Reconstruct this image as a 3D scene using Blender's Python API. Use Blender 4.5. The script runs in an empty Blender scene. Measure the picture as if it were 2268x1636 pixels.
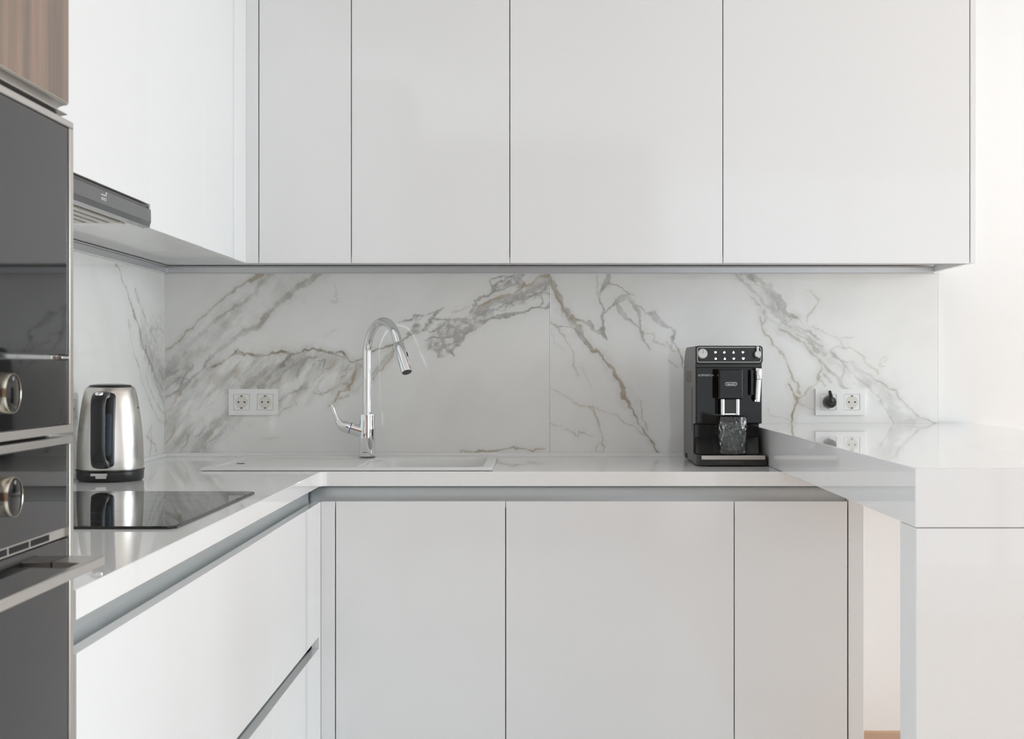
import bpy, bmesh, math, random
import numpy as np
from mathutils import Vector, Matrix
from mathutils.geometry import tessellate_polygon

random.seed(7)
rng = np.random.default_rng(11)
PI = math.pi
S = bpy.context.scene
C = S.collection

# ------------------------------------------------------------------ camera
# World: X right along the back wall, Y = 0 on the back wall (towards the camera is -Y), Z up from the floor.
cam_d = bpy.data.cameras.new('camera')
cam = bpy.data.objects.new('camera', cam_d)
C.objects.link(cam)
cam.location = (0, -4.1, 1.126)
cam.rotation_euler = (PI / 2, 0, 0)
cam_d.sensor_width = 36
cam_d.lens = 2930 / 2268 * 36
cam_d.shift_x = -51 / 2268
cam_d.shift_y = -3 / 2268
cam_d.dof.use_dof = True
cam_d.dof.focus_distance = 3.75
cam_d.dof.aperture_fstop = 14
cam_d.clip_start = 0.05
S.camera = cam

# ------------------------------------------------------------------ light
W = bpy.data.worlds.new('world')
S.world = W
W.use_nodes = True
bg = W.node_tree.nodes['Background']
bg.inputs[0].default_value = (0.86, 0.93, 1.0, 1)
bg.inputs[1].default_value = 1.0


def area(name, loc, rot, sx, sy, energy, col):
    d = bpy.data.lights.new(name, 'AREA')
    d.shape = 'RECTANGLE'
    d.size, d.size_y, d.energy, d.color = sx, sy, energy, col
    o = bpy.data.objects.new(name, d)
    C.objects.link(o)
    o.location, o.rotation_euler = loc, rot
    return o


# daylight lamps in unseen window openings: right one read off the light, left and rear added
area('daylight_right', (5.78, -1.80, 1.45), (0, PI / 2, 0), 2.26, 2.8, 152, (0.822, 0.94, 1.0))
area('added_light_rear', (2.15, -5.79, 1.33), (PI / 2, 0, 0), 2.6, 2.36, 9, (0.885, 0.955, 1.0))
area('added_light_left', (-1.33, -4.35, 1.33), (0, -PI / 2, 0), 2.26, 2.1, 40, (0.86, 0.945, 1.0))

S.view_settings.view_transform = 'Standard'
S.view_settings.look = 'None'
S.cycles.max_bounces = 9          # white on white: let the light travel into the corners
S.cycles.diffuse_bounces = 6
S.cycles.glossy_bounces = 3
S.view_settings.exposure = 0.15
S.view_settings.gamma = 1.0
S.view_settings.use_curve_mapping = False

# ------------------------------------------------------------------ materials
MATS = {}


def srgb(r, g, b):
    f = lambda c: (c / 255 / 12.92) if c / 255 <= 0.04045 else ((c / 255 + 0.055) / 1.055) ** 2.4
    return (f(r), f(g), f(b), 1)


def mat(name, col=(0.8, 0.8, 0.8, 1), rough=0.4, metal=0.0, **kw):
    m = bpy.data.materials.new(name)
    m.use_nodes = True
    b = m.node_tree.nodes['Principled BSDF']
    b.inputs['Base Color'].default_value = col
    b.inputs['Roughness'].default_value = rough
    b.inputs['Metallic'].default_value = metal
    for k, v in kw.items():
        b.inputs[k.replace('_', ' ')].default_value = v
    MATS[name] = m
    return m


def nodes(m):
    nt = m.node_tree
    return nt, nt.nodes, nt.links, nt.nodes['Principled BSDF']


def add_noise(m, scale, amount, detail=1, stretch=(1, 1, 1), rough_amt=0.0, bump=0.0):
    """gentle procedural mottling of the base colour / roughness / surface in object space"""
    nt, N, L, b = nodes(m)
    tc = N.new('ShaderNodeTexCoord')
    mp = N.new('ShaderNodeMapping')
    mp.inputs['Scale'].default_value = stretch
    L.new(tc.outputs['Object'], mp.inputs['Vector'])
    nz = N.new('ShaderNodeTexNoise')
    nz.inputs['Scale'].default_value = scale
    nz.inputs['Detail'].default_value = detail
    L.new(mp.outputs['Vector'], nz.inputs['Vector'])
    base = tuple(b.inputs['Base Color'].default_value)
    if amount:
        mx = N.new('ShaderNodeMix')
        mx.data_type = 'RGBA'
        mx.inputs['A'].default_value = tuple(max(0, c * (1 - amount)) for c in base[:3]) + (1,)
        mx.inputs['B'].default_value = tuple(min(1, c * (1 + amount)) for c in base[:3]) + (1,)
        L.new(nz.outputs['Fac'], mx.inputs['Factor'])
        L.new(mx.outputs['Result'], b.inputs['Base Color'])
    if rough_amt:
        mr = N.new('ShaderNodeMapRange')
        r0 = b.inputs['Roughness'].default_value
        mr.inputs['To Min'].default_value = max(0.0, r0 - rough_amt)
        mr.inputs['To Max'].default_value = r0 + rough_amt
        L.new(nz.outputs['Fac'], mr.inputs['Value'])
        L.new(mr.outputs['Result'], b.inputs['Roughness'])
    if bump:
        bp = N.new('ShaderNodeBump')
        bp.inputs['Strength'].default_value = bump
        bp.inputs['Distance'].default_value = 0.002
        L.new(nz.outputs['Fac'], bp.inputs['Height'])
        L.new(bp.outputs['Normal'], b.inputs['Normal'])
    return m


mat('lacquer', (0.88, 0.88, 0.883, 1), 0.07)
add_noise(MATS['lacquer'], 2.0, 0.006)
mat('carcass', (0.885, 0.883, 0.872, 1), 0.10)
add_noise(MATS['carcass'], 6, 0.02)
mat('worktop', (0.895, 0.892, 0.885, 1), 0.028)
add_noise(MATS['worktop'], 60, 0.012, detail=2)
mat('bar_stone', (0.865, 0.865, 0.86, 1), 0.028)
add_noise(MATS['bar_stone'], 60, 0.01, detail=2)
mat('bounce_tile', (0.78, 0.777, 0.77, 1), 0.22)
add_noise(MATS['bounce_tile'], 5, 0.05, detail=2)
mat('wall_paint', (0.89, 0.887, 0.88, 1), 0.7)
add_noise(MATS['wall_paint'], 9, 0.01, detail=2)
mat('ceiling_paint', (0.88, 0.88, 0.875, 1), 0.8)
add_noise(MATS['ceiling_paint'], 9, 0.008)
mat('aluminium', (0.70, 0.71, 0.73, 1), 0.32, 0.85)
add_noise(MATS['aluminium'], 40, 0.03, stretch=(0.02, 1, 1), rough_amt=0.05)
mat('channel_alu', (0.62, 0.65, 0.66, 1), 0.38, 0.75)
add_noise(MATS['channel_alu'], 40, 0.03, stretch=(0.02, 1, 1), rough_amt=0.05)
mat('satin_metal', (0.60, 0.575, 0.545, 1), 0.30, 0.9)
add_noise(MATS['satin_metal'], 50, 0.03, stretch=(1, 0.03, 1), rough_amt=0.05)
mat('chrome', (0.86, 0.87, 0.88, 1), 0.035, 1.0)
add_noise(MATS['chrome'], 20, 0.01)
mat('brass_chrome', (0.72, 0.66, 0.56, 1), 0.16, 1.0)
add_noise(MATS['brass_chrome'], 20, 0.03)
mat('brushed_steel', (0.63, 0.605, 0.575, 1), 0.24, 1.0)
add_noise(MATS['brushed_steel'], 60, 0.035, stretch=(1, 1, 0.03), rough_amt=0.06)
MATS['brushed_steel'].node_tree.nodes['Principled BSDF'].inputs['Anisotropic'].default_value = 0.5
mat('oven_glass', (0.012, 0.012, 0.012, 1), 0.03, 0.0, Coat_Weight=0.12, Coat_Roughness=0.02)
add_noise(MATS['oven_glass'], 3, 0.05)
mat('hob_glass', (0.010, 0.010, 0.011, 1), 0.025)
add_noise(MATS['hob_glass'], 3, 0.05)
mat('hood_glass', (0.085, 0.085, 0.088, 1), 0.08)
add_noise(MATS['hood_glass'], 3, 0.04)
mat('black_gloss', (0.006, 0.0055, 0.005, 1), 0.04, 0, Specular_IOR_Level=0.32)
add_noise(MATS['black_gloss'], 5, 0.05)
mat('black_plastic', (0.018, 0.018, 0.018, 1), 0.32)
add_noise(MATS['black_plastic'], 120, 0.08, bump=0.03)
mat('graphite_plastic', (0.034, 0.033, 0.032, 1), 0.27)
add_noise(MATS['graphite_plastic'], 120, 0.06, bump=0.03)
mat('kettle_black', (0.016, 0.016, 0.016, 1), 0.26)
add_noise(MATS['kettle_black'], 90, 0.06, bump=0.02)
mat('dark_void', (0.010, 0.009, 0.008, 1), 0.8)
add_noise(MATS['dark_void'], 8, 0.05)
mat('socket_white', (0.89, 0.885, 0.87, 1), 0.22)
add_noise(MATS['socket_white'], 12, 0.008)
mat('socket_well', (0.74, 0.715, 0.66, 1), 0.35)
add_noise(MATS['socket_well'], 12, 0.01)
mat('brass_clip', (0.20, 0.14, 0.07, 1), 0.35, 0.8)
add_noise(MATS['brass_clip'], 30, 0.1)
mat('sink_granite', (0.78, 0.775, 0.76, 1), 0.32)
add_noise(MATS['sink_granite'], 300, 0.03, detail=2, bump=0.05)
mat('printed_white', (0.75, 0.75, 0.76, 1), 0.5)
add_noise(MATS['printed_white'], 30, 0.02)
mat('printed_dark', (0.05, 0.05, 0.05, 1), 0.5)
add_noise(MATS['printed_dark'], 30, 0.02)
mat('silver_print', (0.62, 0.60, 0.57, 1), 0.25, 0.7)
add_noise(MATS['silver_print'], 30, 0.02)
mat('knob_silver', (0.66, 0.65, 0.63, 1), 0.35, 0.35)
add_noise(MATS['knob_silver'], 40, 0.02)
mat('gauge', (0.038, 0.056, 0.074, 1), 0.15)
add_noise(MATS['gauge'], 20, 0.05)
mat('gauge_line', (0.16, 0.20, 0.23, 1), 0.4)
add_noise(MATS['gauge_line'], 20, 0.05)
mat('hood_filter', (0.66, 0.645, 0.60, 1), 0.35, 0.55)
add_noise(MATS['hood_filter'], 30, 0.04)
mat('sticker', (0.10, 0.075, 0.05, 1), 0.4)
add_noise(MATS['sticker'], 20, 0.1)
mat('blue_mark', (0.02, 0.05, 0.35, 1), 0.3)
add_noise(MATS['blue_mark'], 20, 0.05)
mat('chair_shell', (0.55, 0.52, 0.48, 1), 0.45)
add_noise(MATS['chair_shell'], 30, 0.03)
mat('led_icon', (0.9, 0.9, 1, 1), 0.4, Emission_Color=(0.86, 0.84, 1.0, 1), Emission_Strength=3.2)
add_noise(MATS['led_icon'], 30, 0.02)

# tumbler glass
m = mat('clear_glass', (0.97, 0.985, 0.98, 1), 0.0, Transmission_Weight=1.0, IOR=1.5)
add_noise(m, 30, 0.005)


def wood(name, c1, c2, c3, axis, scale, rough=0.4, coord='Object', per_object=False):
    m = mat(name, c1, rough)
    nt, N, L, b = nodes(m)
    tc = N.new('ShaderNodeTexCoord')
    mp = N.new('ShaderNodeMapping')
    st = [1.0, 1.0, 1.0]
    st[axis] = 0.045
    mp.inputs['Scale'].default_value = st
    L.new(tc.outputs[coord], mp.inputs['Vector'])
    src = mp.outputs['Vector']
    if per_object:
        oi = N.new('ShaderNodeObjectInfo')
        ml = N.new('ShaderNodeMath')
        ml.operation = 'MULTIPLY'
        ml.inputs[1].default_value = 37.0
        L.new(oi.outputs['Random'], ml.inputs[0])
        vm = N.new('ShaderNodeVectorMath')
        vm.operation = 'ADD'
        L.new(src, vm.inputs[0])
        L.new(ml.outputs[0], vm.inputs[1])
        src = vm.outputs[0]
    n1 = N.new('ShaderNodeTexNoise')
    n1.inputs['Scale'].default_value = scale
    n1.inputs['Detail'].default_value = 5
    n1.inputs['Distortion'].default_value = 0.25
    L.new(src, n1.inputs['Vector'])
    n2 = N.new('ShaderNodeTexNoise')
    n2.inputs['Scale'].default_value = scale * 5.5
    n2.inputs['Detail'].default_value = 4
    L.new(src, n2.inputs['Vector'])
    r = N.new('ShaderNodeValToRGB')
    e = r.color_ramp.elements
    e[0].position, e[0].color = 0.36, c2
    e[1].position, e[1].color = 0.60, c1
    k = e.new(0.48)
    k.color = c3
    L.new(n1.outputs['Fac'], r.inputs['Fac'])
    mx = N.new('ShaderNodeMix')
    mx.data_type = 'RGBA'
    mx.blend_type = 'MULTIPLY'
    mx.inputs['Factor'].default_value = 0.45
    L.new(r.outputs['Color'], mx.inputs['A'])
    rr = N.new('ShaderNodeValToRGB')
    rr.color_ramp.elements[0].position = 0.3
    rr.color_ramp.elements[0].color = (0.62, 0.6, 0.6, 1)
    rr.color_ramp.elements[1].position = 0.6
    rr.color_ramp.elements[1].color = (1, 1, 1, 1)
    L.new(n2.outputs['Fac'], rr.inputs['Fac'])
    L.new(rr.outputs['Color'], mx.inputs['B'])
    L.new(mx.outputs['Result'], b.inputs['Base Color'])
    return m


wood('walnut', srgb(158, 128, 114), srgb(122, 108, 98), srgb(142, 122, 107), 2, 22, 0.45)
wood('parquet', srgb(204, 164, 130), srgb(178, 136, 102), srgb(192, 150, 116), 0, 14, 0.38, per_object=True)
wood('dark_wood', srgb(122, 88, 66), srgb(88, 60, 44), srgb(104, 74, 54), 2, 12, 0.4)

# marble: vein masks come with the mesh (attribute "vein"), the colours and the fine grain are made here
m = mat('marble', (0.74, 0.73, 0.715, 1), 0.07)
nt, N, L, b = nodes(m)
at = N.new('ShaderNodeAttribute')
at.attribute_name = 'vein'
sp = N.new('ShaderNodeSeparateColor')
L.new(at.outputs['Color'], sp.inputs['Color'])
tc = N.new('ShaderNodeTexCoord')
nz = N.new('ShaderNodeTexNoise')
nz.inputs['Scale'].default_value = 7
nz.inputs['Detail'].default_value = 3
L.new(tc.outputs['Object'], nz.inputs['Vector'])
base = N.new('ShaderNodeMix')
base.data_type = 'RGBA'
base.inputs['A'].default_value = (0.845, 0.835, 0.808, 1)
base.inputs['B'].default_value = (0.895, 0.89, 0.88, 1)
L.new(nz.outputs['Fac'], base.inputs['Factor'])
prev = base.outputs['Result']
g = N.new('ShaderNodeTexNoise')
g.inputs['Scale'].default_value = 160
g.inputs['Detail'].default_value = 2
L.new(tc.outputs['Object'], g.inputs['Vector'])
for ch, col in (('Red', (0.40, 0.395, 0.375, 1)), ('Green', (0.42, 0.335, 0.215, 1)), ('Blue', (0.17, 0.14, 0.105, 1))):
    mr = N.new('ShaderNodeMapRange')
    mr.inputs['To Min'].default_value = 0.72
    mr.inputs['To Max'].default_value = 1.2
    L.new(g.outputs['Fac'], mr.inputs['Value'])
    mu = N.new('ShaderNodeMath')
    mu.operation = 'MULTIPLY'
    mu.use_clamp = True
    L.new(sp.outputs[ch], mu.inputs[0])
    L.new(mr.outputs['Result'], mu.inputs[1])
    mx = N.new('ShaderNodeMix')
    mx.data_type = 'RGBA'
    L.new(mu.outputs[0], mx.inputs['Factor'])
    L.new(prev, mx.inputs['A'])
    mx.inputs['B'].default_value = col
    prev = mx.outputs['Result']
L.new(prev, b.inputs['Base Color'])


# ------------------------------------------------------------------ mesh helpers
def link(name, me, material, parent=None, smooth=None):
    o = bpy.data.objects.new(name, me)
    C.objects.link(o)
    if material is not None:
        me.materials.append(MATS[material])
    if parent is not None:
        o.parent = parent
    return o


def origin_of(parent):
    v = Vector((0, 0, 0))
    while parent is not None:
        v += Vector(parent.location)
        parent = parent.parent
    return v


def finish(name, bm, material, parent, smooth=False, angle=None, flat_axis=False):
    """bm is in world coordinates; stored relative to the parent"""
    org = origin_of(parent)
    bmesh.ops.translate(bm, verts=bm.verts, vec=-org)
    bmesh.ops.recalc_face_normals(bm, faces=bm.faces)
    if smooth:
        for f in bm.faces:
            f.smooth = not (flat_axis and max(abs(c) for c in f.normal) > 0.9995)
        lim = math.radians(angle if angle else 35)
        for e in bm.edges:
            if len(e.link_faces) == 2 and e.calc_face_angle(0) > lim:
                e.smooth = False
    me = bpy.data.meshes.new(name)
    bm.to_mesh(me)
    bm.free()
    return link(name, me, material, parent)


def thing(name, label, cat, loc, group=None):
    o = bpy.data.objects.new(name, None)
    o.empty_display_size = 0.05
    C.objects.link(o)
    o.location = loc
    o['label'] = label
    o['category'] = cat
    if group:
        o['group'] = group
    return o


def tag(o, label, cat, group=None):
    o['label'] = label
    o['category'] = cat
    if group:
        o['group'] = group
    return o


def struct(o):
    o['kind'] = 'structure'
    return o


def bm_box(bm, lo, hi):
    x0, y0, z0 = lo
    x1, y1, z1 = hi
    if y0 > y1:
        y0, y1 = y1, y0
    if x0 > x1:
        x0, x1 = x1, x0
    if z0 > z1:
        z0, z1 = z1, z0
    v = [bm.verts.new(p) for p in ((x0, y0, z0), (x1, y0, z0), (x1, y1, z0), (x0, y1, z0), (x0, y0, z1), (x1, y0, z1), (x1, y1, z1), (x0, y1, z1))]
    fs = [bm.faces.new([v[i] for i in q]) for q in ((0, 3, 2, 1), (4, 5, 6, 7), (0, 1, 5, 4), (1, 2, 6, 5), (2, 3, 7, 6), (3, 0, 4, 7))]
    return v, fs


def box(name, lo, hi, material, parent=None, bevel=0.0012, seg=2):
    bm = bmesh.new()
    bm_box(bm, lo, hi)
    if bevel:
        bmesh.ops.bevel(bm, geom=list(bm.edges), offset=bevel, segments=seg, profile=0.5, affect='EDGES')
    return finish(name, bm, material, parent, smooth=bool(bevel), angle=50, flat_axis=True)


def prism_bm(bm, poly, axis, a0, a1):
    """extrude a 2D polygon along axis; poly coordinates are the other two axes in xyz order"""
    def p3(p, a):
        q = [p[0], p[1]]
        q.insert(axis, a)
        return q
    v0 = [bm.verts.new(p3(p, a0)) for p in poly]
    v1 = [bm.verts.new(p3(p, a1)) for p in poly]
    n = len(poly)
    for i in range(n):
        j = (i + 1) % n
        bm.faces.new((v0[i], v0[j], v1[j], v1[i]))
    bm.faces.new(v0[::-1])
    bm.faces.new(v1)


def prism(name, poly, axis, a0, a1, material, parent=None, bevel=0.0, smooth=True, angle=35):
    bm = bmesh.new()
    prism_bm(bm, poly, axis, a0, a1)
    if bevel:
        bmesh.ops.recalc_face_normals(bm, faces=bm.faces)
        es = [e for e in bm.edges if len(e.link_faces) == 2 and e.calc_face_angle(0) > math.radians(40)]
        bmesh.ops.bevel(bm, geom=es, offset=bevel, segments=2, profile=0.5, affect='EDGES')
    return finish(name, bm, material, parent, smooth=smooth, angle=angle, flat_axis=True)


def arc(cx, cy, r, a0, a1, n=8):
    return [(cx + r * math.cos(math.radians(a0 + (a1 - a0) * i / n)), cy + r * math.sin(math.radians(a0 + (a1 - a0) * i / n))) for i in range(n + 1)]


def rrect(x0, y0, x1, y1, r, n=5):
    return arc(x1 - r, y1 - r, r, 0, 90, n) + arc(x0 + r, y1 - r, r, 90, 180, n) + arc(x0 + r, y0 + r, r, 180, 270, n) + arc(x1 - r, y0 + r, r, 270, 360, n)


def frame_prism(name, outer, inner, axis, a0, a1, material, parent=None):
    """ring between two polygons with the same vertex count"""
    bm = bmesh.new()

    def p3(p, a):
        q = [p[0], p[1]]
        q.insert(axis, a)
        return q
    O0 = [bm.verts.new(p3(p, a0)) for p in outer]
    O1 = [bm.verts.new(p3(p, a1)) for p in outer]
    I0 = [bm.verts.new(p3(p, a0)) for p in inner]
    I1 = [bm.verts.new(p3(p, a1)) for p in inner]
    n = len(outer)
    for i in range(n):
        j = (i + 1) % n
        bm.faces.new((O0[i], O0[j], O1[j], O1[i]))
        bm.faces.new((I0[j], I0[i], I1[i], I1[j]))
        bm.faces.new((O1[i], O1[j], I1[j], I1[i]))
        bm.faces.new((O0[j], O0[i], I0[i], I0[j]))
    return finish(name, bm, material, parent, smooth=True, angle=40)


def lathe_bm(bm, prof, center, axis='Z', n=48, closed_ends=True):
    """prof: list of (r, h) along the axis"""
    rings = []
    cx, cy, cz = center
    for r, h in prof:
        ring = []
        if r < 1e-6:
            p = {'Z': (cx, cy, cz + h), 'Y': (cx, cy + h, cz), 'X': (cx + h, cy, cz)}[axis]
            ring = [bm.verts.new(p)] * n
        else:
            for i in range(n):
                a = 2 * PI * i / n
                c, s = r * math.cos(a), r * math.sin(a)
                p = {'Z': (cx + c, cy + s, cz + h), 'Y': (cx + c, cy + h, cz + s), 'X': (cx + h, cy + c, cz + s)}[axis]
                ring.append(bm.verts.new(p))
        rings.append(ring)
    for a, bq in zip(rings[:-1], rings[1:]):
        for i in range(n):
            j = (i + 1) % n
            vs = []
            for v in (a[i], a[j], bq[j], bq[i]):
                if v not in vs:
                    vs.append(v)
            if len(vs) >= 3:
                bm.faces.new(vs)


def lathe(name, prof, center, material, parent=None, axis='Z', n=48, angle=35):
    bm = bmesh.new()
    lathe_bm(bm, prof, center, axis, n)
    return finish(name, bm, material, parent, smooth=True, angle=angle)


def catmull(pts, per=8):
    P = [Vector(p) for p in pts]
    P = [P[0] * 2 - P[1]] + P + [P[-1] * 2 - P[-2]]
    out = []
    for i in range(1, len(P) - 2):
        for k in range(per):
            t = k / per
            a, b_, c, d = P[i - 1], P[i], P[i + 1], P[i + 2]
            out.append(0.5 * ((2 * b_) + (c - a) * t + (2 * a - 5 * b_ + 4 * c - d) * t * t + (3 * b_ - a - 3 * c + d) * t ** 3))
    out.append(P[-2])
    return out


def tube_bm(bm, path, radii, n=24, up=None, cap=True, aspect=1.0, power=2.0):
    """sweep an (optionally elliptical / superelliptical) section; radii = scalar or list; aspect = width across 'side' / radius"""
    P = [Vector(p) for p in path]
    m_ = len(P)
    R = [radii] * m_ if isinstance(radii, (int, float)) else list(radii)
    if len(R) != m_:
        R = list(np.interp(np.linspace(0, 1, m_), np.linspace(0, 1, len(R)), R))
    T = [(P[min(i + 1, m_ - 1)] - P[max(i - 1, 0)]).normalized() for i in range(m_)]
    u = Vector(up) if up else (Vector((0, 0, 1)) if abs(T[0].z) < 0.9 else Vector((1, 0, 0)))
    u = (u - T[0] * u.dot(T[0])).normalized()
    rings = []
    for i in range(m_):
        if i:
            u = (u - T[i] * u.dot(T[i])).normalized()
        s = T[i].cross(u)
        ring = []
        for k in range(n):
            a = 2 * PI * k / n
            c, d = math.cos(a), math.sin(a)
            c = math.copysign(abs(c) ** (2 / power), c)
            d = math.copysign(abs(d) ** (2 / power), d)
            ring.append(bm.verts.new(P[i] + u * (R[i] * c) + s * (R[i] * aspect * d)))
        rings.append(ring)
    for a, b_ in zip(rings[:-1], rings[1:]):
        for k in range(n):
            j = (k + 1) % n
            bm.faces.new((a[k], a[j], b_[j], b_[k]))
    if cap:
        bm.faces.new(rings[0][::-1])
        bm.faces.new(rings[-1])


def tube(name, path, radii, material, parent=None, n=24, up=None, aspect=1.0, power=2.0):
    bm = bmesh.new()
    tube_bm(bm, path, radii, n, up, True, aspect, power)
    return finish(name, bm, material, parent, smooth=True, angle=50)


def text_part(name, body, size, width, place, material, parent, mirrored=True, depth=0.0002):
    """flat lettering; place(u, v, w) -> world point, u along the reading direction of the picture, v up, w off the surface"""
    cu = bpy.data.curves.new('lettering', 'FONT')
    cu.body = body
    cu.size = size
    cu.align_x = 'CENTER'
    cu.align_y = 'CENTER'
    cu.resolution_u = 3
    o = bpy.data.objects.new('lettering', cu)
    C.objects.link(o)
    dg = bpy.context.evaluated_depsgraph_get()
    me = bpy.data.meshes.new_from_object(o.evaluated_get(dg))
    bpy.data.objects.remove(o)
    bpy.data.curves.remove(cu)
    xs = [v.co.x for v in me.vertices]
    f = width / (max(xs) - min(xs))
    cx = (max(xs) + min(xs)) / 2
    org = origin_of(parent)
    for v in me.vertices:
        u = (v.co.x - cx) * f * (-1 if mirrored else 1)
        v.co = Vector(place(u, v.co.y, depth)) - org
    if mirrored:
        me.flip_normals()
    me.name = name
    return link(name, me, material, parent)


def copy_tree(o, delta=None):
    r = o.copy()
    C.objects.link(r)
    if delta is not None:
        r.location = Vector(o.location) + Vector(delta)
    for ch in list(o.children):
        c = ch.copy()
        C.objects.link(c)
        c.parent = r
        for g in list(ch.children):
            d = g.copy()
            C.objects.link(d)
            d.parent = c
    return r


# ------------------------------------------------------------------ the room
XL, XR, YB, YR, ZC = -1.16, 5.62, 0.012, -5.62, 2.66
XK = 0.66                         # pale tiles added up to here for neutral bounce light, planks beyond

bm = bmesh.new()
bm_box(bm, (XL - 0.2, YB, -0.06), (XR + 0.2, YB + 0.15, ZC + 0.1))
wall_back = struct(finish('wall_back', bm, 'wall_paint', None))
bm = bmesh.new()
WL = (-5.4, -3.3, 0.20, 2.46)      # unseen window added behind the oven tower to light the bar side: y0, y1, z0, z1
bm_box(bm, (XL - 0.15, WL[1], -0.06), (XL, YB, ZC + 0.1))
bm_box(bm, (XL - 0.15, YR - 0.2, -0.06), (XL, WL[0], ZC + 0.1))
bm_box(bm, (XL - 0.15, WL[0], -0.06), (XL, WL[1], WL[2]))
bm_box(bm, (XL - 0.15, WL[0], WL[3]), (XL, WL[1], ZC + 0.1))
wall_left = struct(finish('wall_left', bm, 'wall_paint', None))
WR = (-3.20, -0.40, 0.32, 2.58)      # window in the right wall: y0, y1, z0, z1
bm = bmesh.new()
bm_box(bm, (XR, YR - 0.2, -0.06), (XR + 0.14, WR[0], ZC + 0.1))
bm_box(bm, (XR, WR[1], -0.06), (XR + 0.14, YB, ZC + 0.1))
bm_box(bm, (XR, WR[0], -0.06), (XR + 0.14, WR[1], WR[2]))
bm_box(bm, (XR, WR[0], WR[3]), (XR + 0.14, WR[1], ZC + 0.1))
struct(finish('wall_right', bm, 'wall_paint', None))
WB = (0.85, 3.45, 0.15, 2.51)        # unseen window added behind the camera as a light source: x0, x1, z0, z1
bm = bmesh.new()
bm_box(bm, (XL, YR - 0.14, -0.06), (WB[0], YR, ZC + 0.1))
bm_box(bm, (WB[1], YR - 0.14, -0.06), (XR, YR, ZC + 0.1))
bm_box(bm, (WB[0], YR - 0.14, -0.06), (WB[1], YR, WB[2]))
bm_box(bm, (WB[0], YR - 0.14, WB[3]), (WB[1], YR, ZC + 0.1))
struct(finish('wall_rear', bm, 'wall_paint', None))
bm = bmesh.new()
bm_box(bm, (XL - 0.15, YR - 0.2, ZC), (XR + 0.2, YB, ZC + 0.1))
struct(finish('ceiling', bm, 'ceiling_paint', None))
bm = bmesh.new()
bm_box(bm, (XL - 0.15, YR - 0.2, -0.06), (XR + 0.14, YB, -0.015))
floor = struct(finish('floor', bm, 'parquet', None))
pl_w, pl_l = 0.145, 1.2
me = None
j = 0
y = YB - 0.0005
while y > YR + 0.01:
    x = XK - (j % 3) * 0.4
    w = min(pl_w, y - YR)
    while x < XR:
        x0, x1 = max(x, XK), min(x + pl_l, XR)
        if x1 - x0 > 0.02:
            full = abs((x1 - x0) - pl_l) < 1e-6 and abs(w - pl_w) < 1e-6
            if full and me is not None:
                o = link('floor_plank', me, None, floor)
                o.location = (x0, y - w, 0)
            else:
                bm = bmesh.new()
                bm_box(bm, (0.0005, 0.0005, -0.0148), (x1 - x0 - 0.0005, w - 0.0005, 0))
                mm = bpy.data.meshes.new('floor_plank')
                bmesh.ops.recalc_face_normals(bm, faces=bm.faces)
                bm.to_mesh(mm)
                bm.free()
                o = link('floor_plank', mm, 'parquet', floor)
                o.location = (x0, y - w, 0)
                if full:
                    me = mm
        x += pl_l
    y -= pl_w
    j += 1


me = None
tw = 0.6
y = YB - 0.0005
while y > YR + 0.01:
    x = XK
    w = min(tw, y - YR)
    while x > XL + 0.001:
        x0 = max(x - tw, XL)
        bm = bmesh.new()
        bm_box(bm, (0.001, 0.001, -0.0148), (x - x0 - 0.001, w - 0.001, 0))
        bmesh.ops.recalc_face_normals(bm, faces=bm.faces)
        mm = bpy.data.meshes.new('bounce_tile')
        bm.to_mesh(mm)
        bm.free()
        o = link('bounce_tile', mm, 'bounce_tile', floor)
        o.location = (x0, y - w, 0)
        x -= tw
    y -= tw


def window(name, axis, plane, a0, a1, z0, z1, nmul):
    """window frame with mullions standing in a wall opening"""
    w = struct(bpy.data.objects.new(name, None))
    C.objects.link(w)
    t = 0.06
    p0, p1 = plane

    def bar(nm, u0, u1, v0, v1):
        if axis == 'x':
            box(nm, (p0, u0, v0), (p1, u1, v1), 'lacquer', w, 0.003)
        else:
            box(nm, (u0, p0, v0), (u1, p1, v1), 'lacquer', w, 0.003)
    bar('frame_rail', a0, a1, z0, z0 + t)
    bar('frame_rail', a0, a1, z1 - t, z1)
    for i in range(nmul + 1):
        c = a0 + (a1 - a0 - t) * i / nmul
        bar('frame_post', c, c + t, z0 + t, z1 - t)


window('window_1', 'x', (XR + 0.04, XR + 0.10), WR[0], WR[1], WR[2], WR[3], 2)
window('added_window_2', 'y', (YR - 0.10, YR - 0.04), WB[0], WB[1], WB[2], WB[3], 2)
# dark wood boards added unseen behind the camera, for brown reflections in the chrome
dr = struct(bpy.data.objects.new('reflection_boards', None))
C.objects.link(dr)
dr.location = (-0.2, YR, 0)
for k in range(6):
    x0 = XL + 0.002 + k * 0.327
    box('reflection_board', (x0, YR + 0.001, 0.002), (x0 + 0.324, YR + 0.03, ZC - 0.002), 'dark_wood', dr, 0.002)
window('added_window_3', 'x', (XL - 0.11, XL - 0.05), WL[0], WL[1], WL[2], WL[3], 2)

# ------------------------------------------------------------------ marble splashback with its own veins
SB = 715.0                      # vein coordinates: 715 units per metre, u along the wall, v downwards


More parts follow.
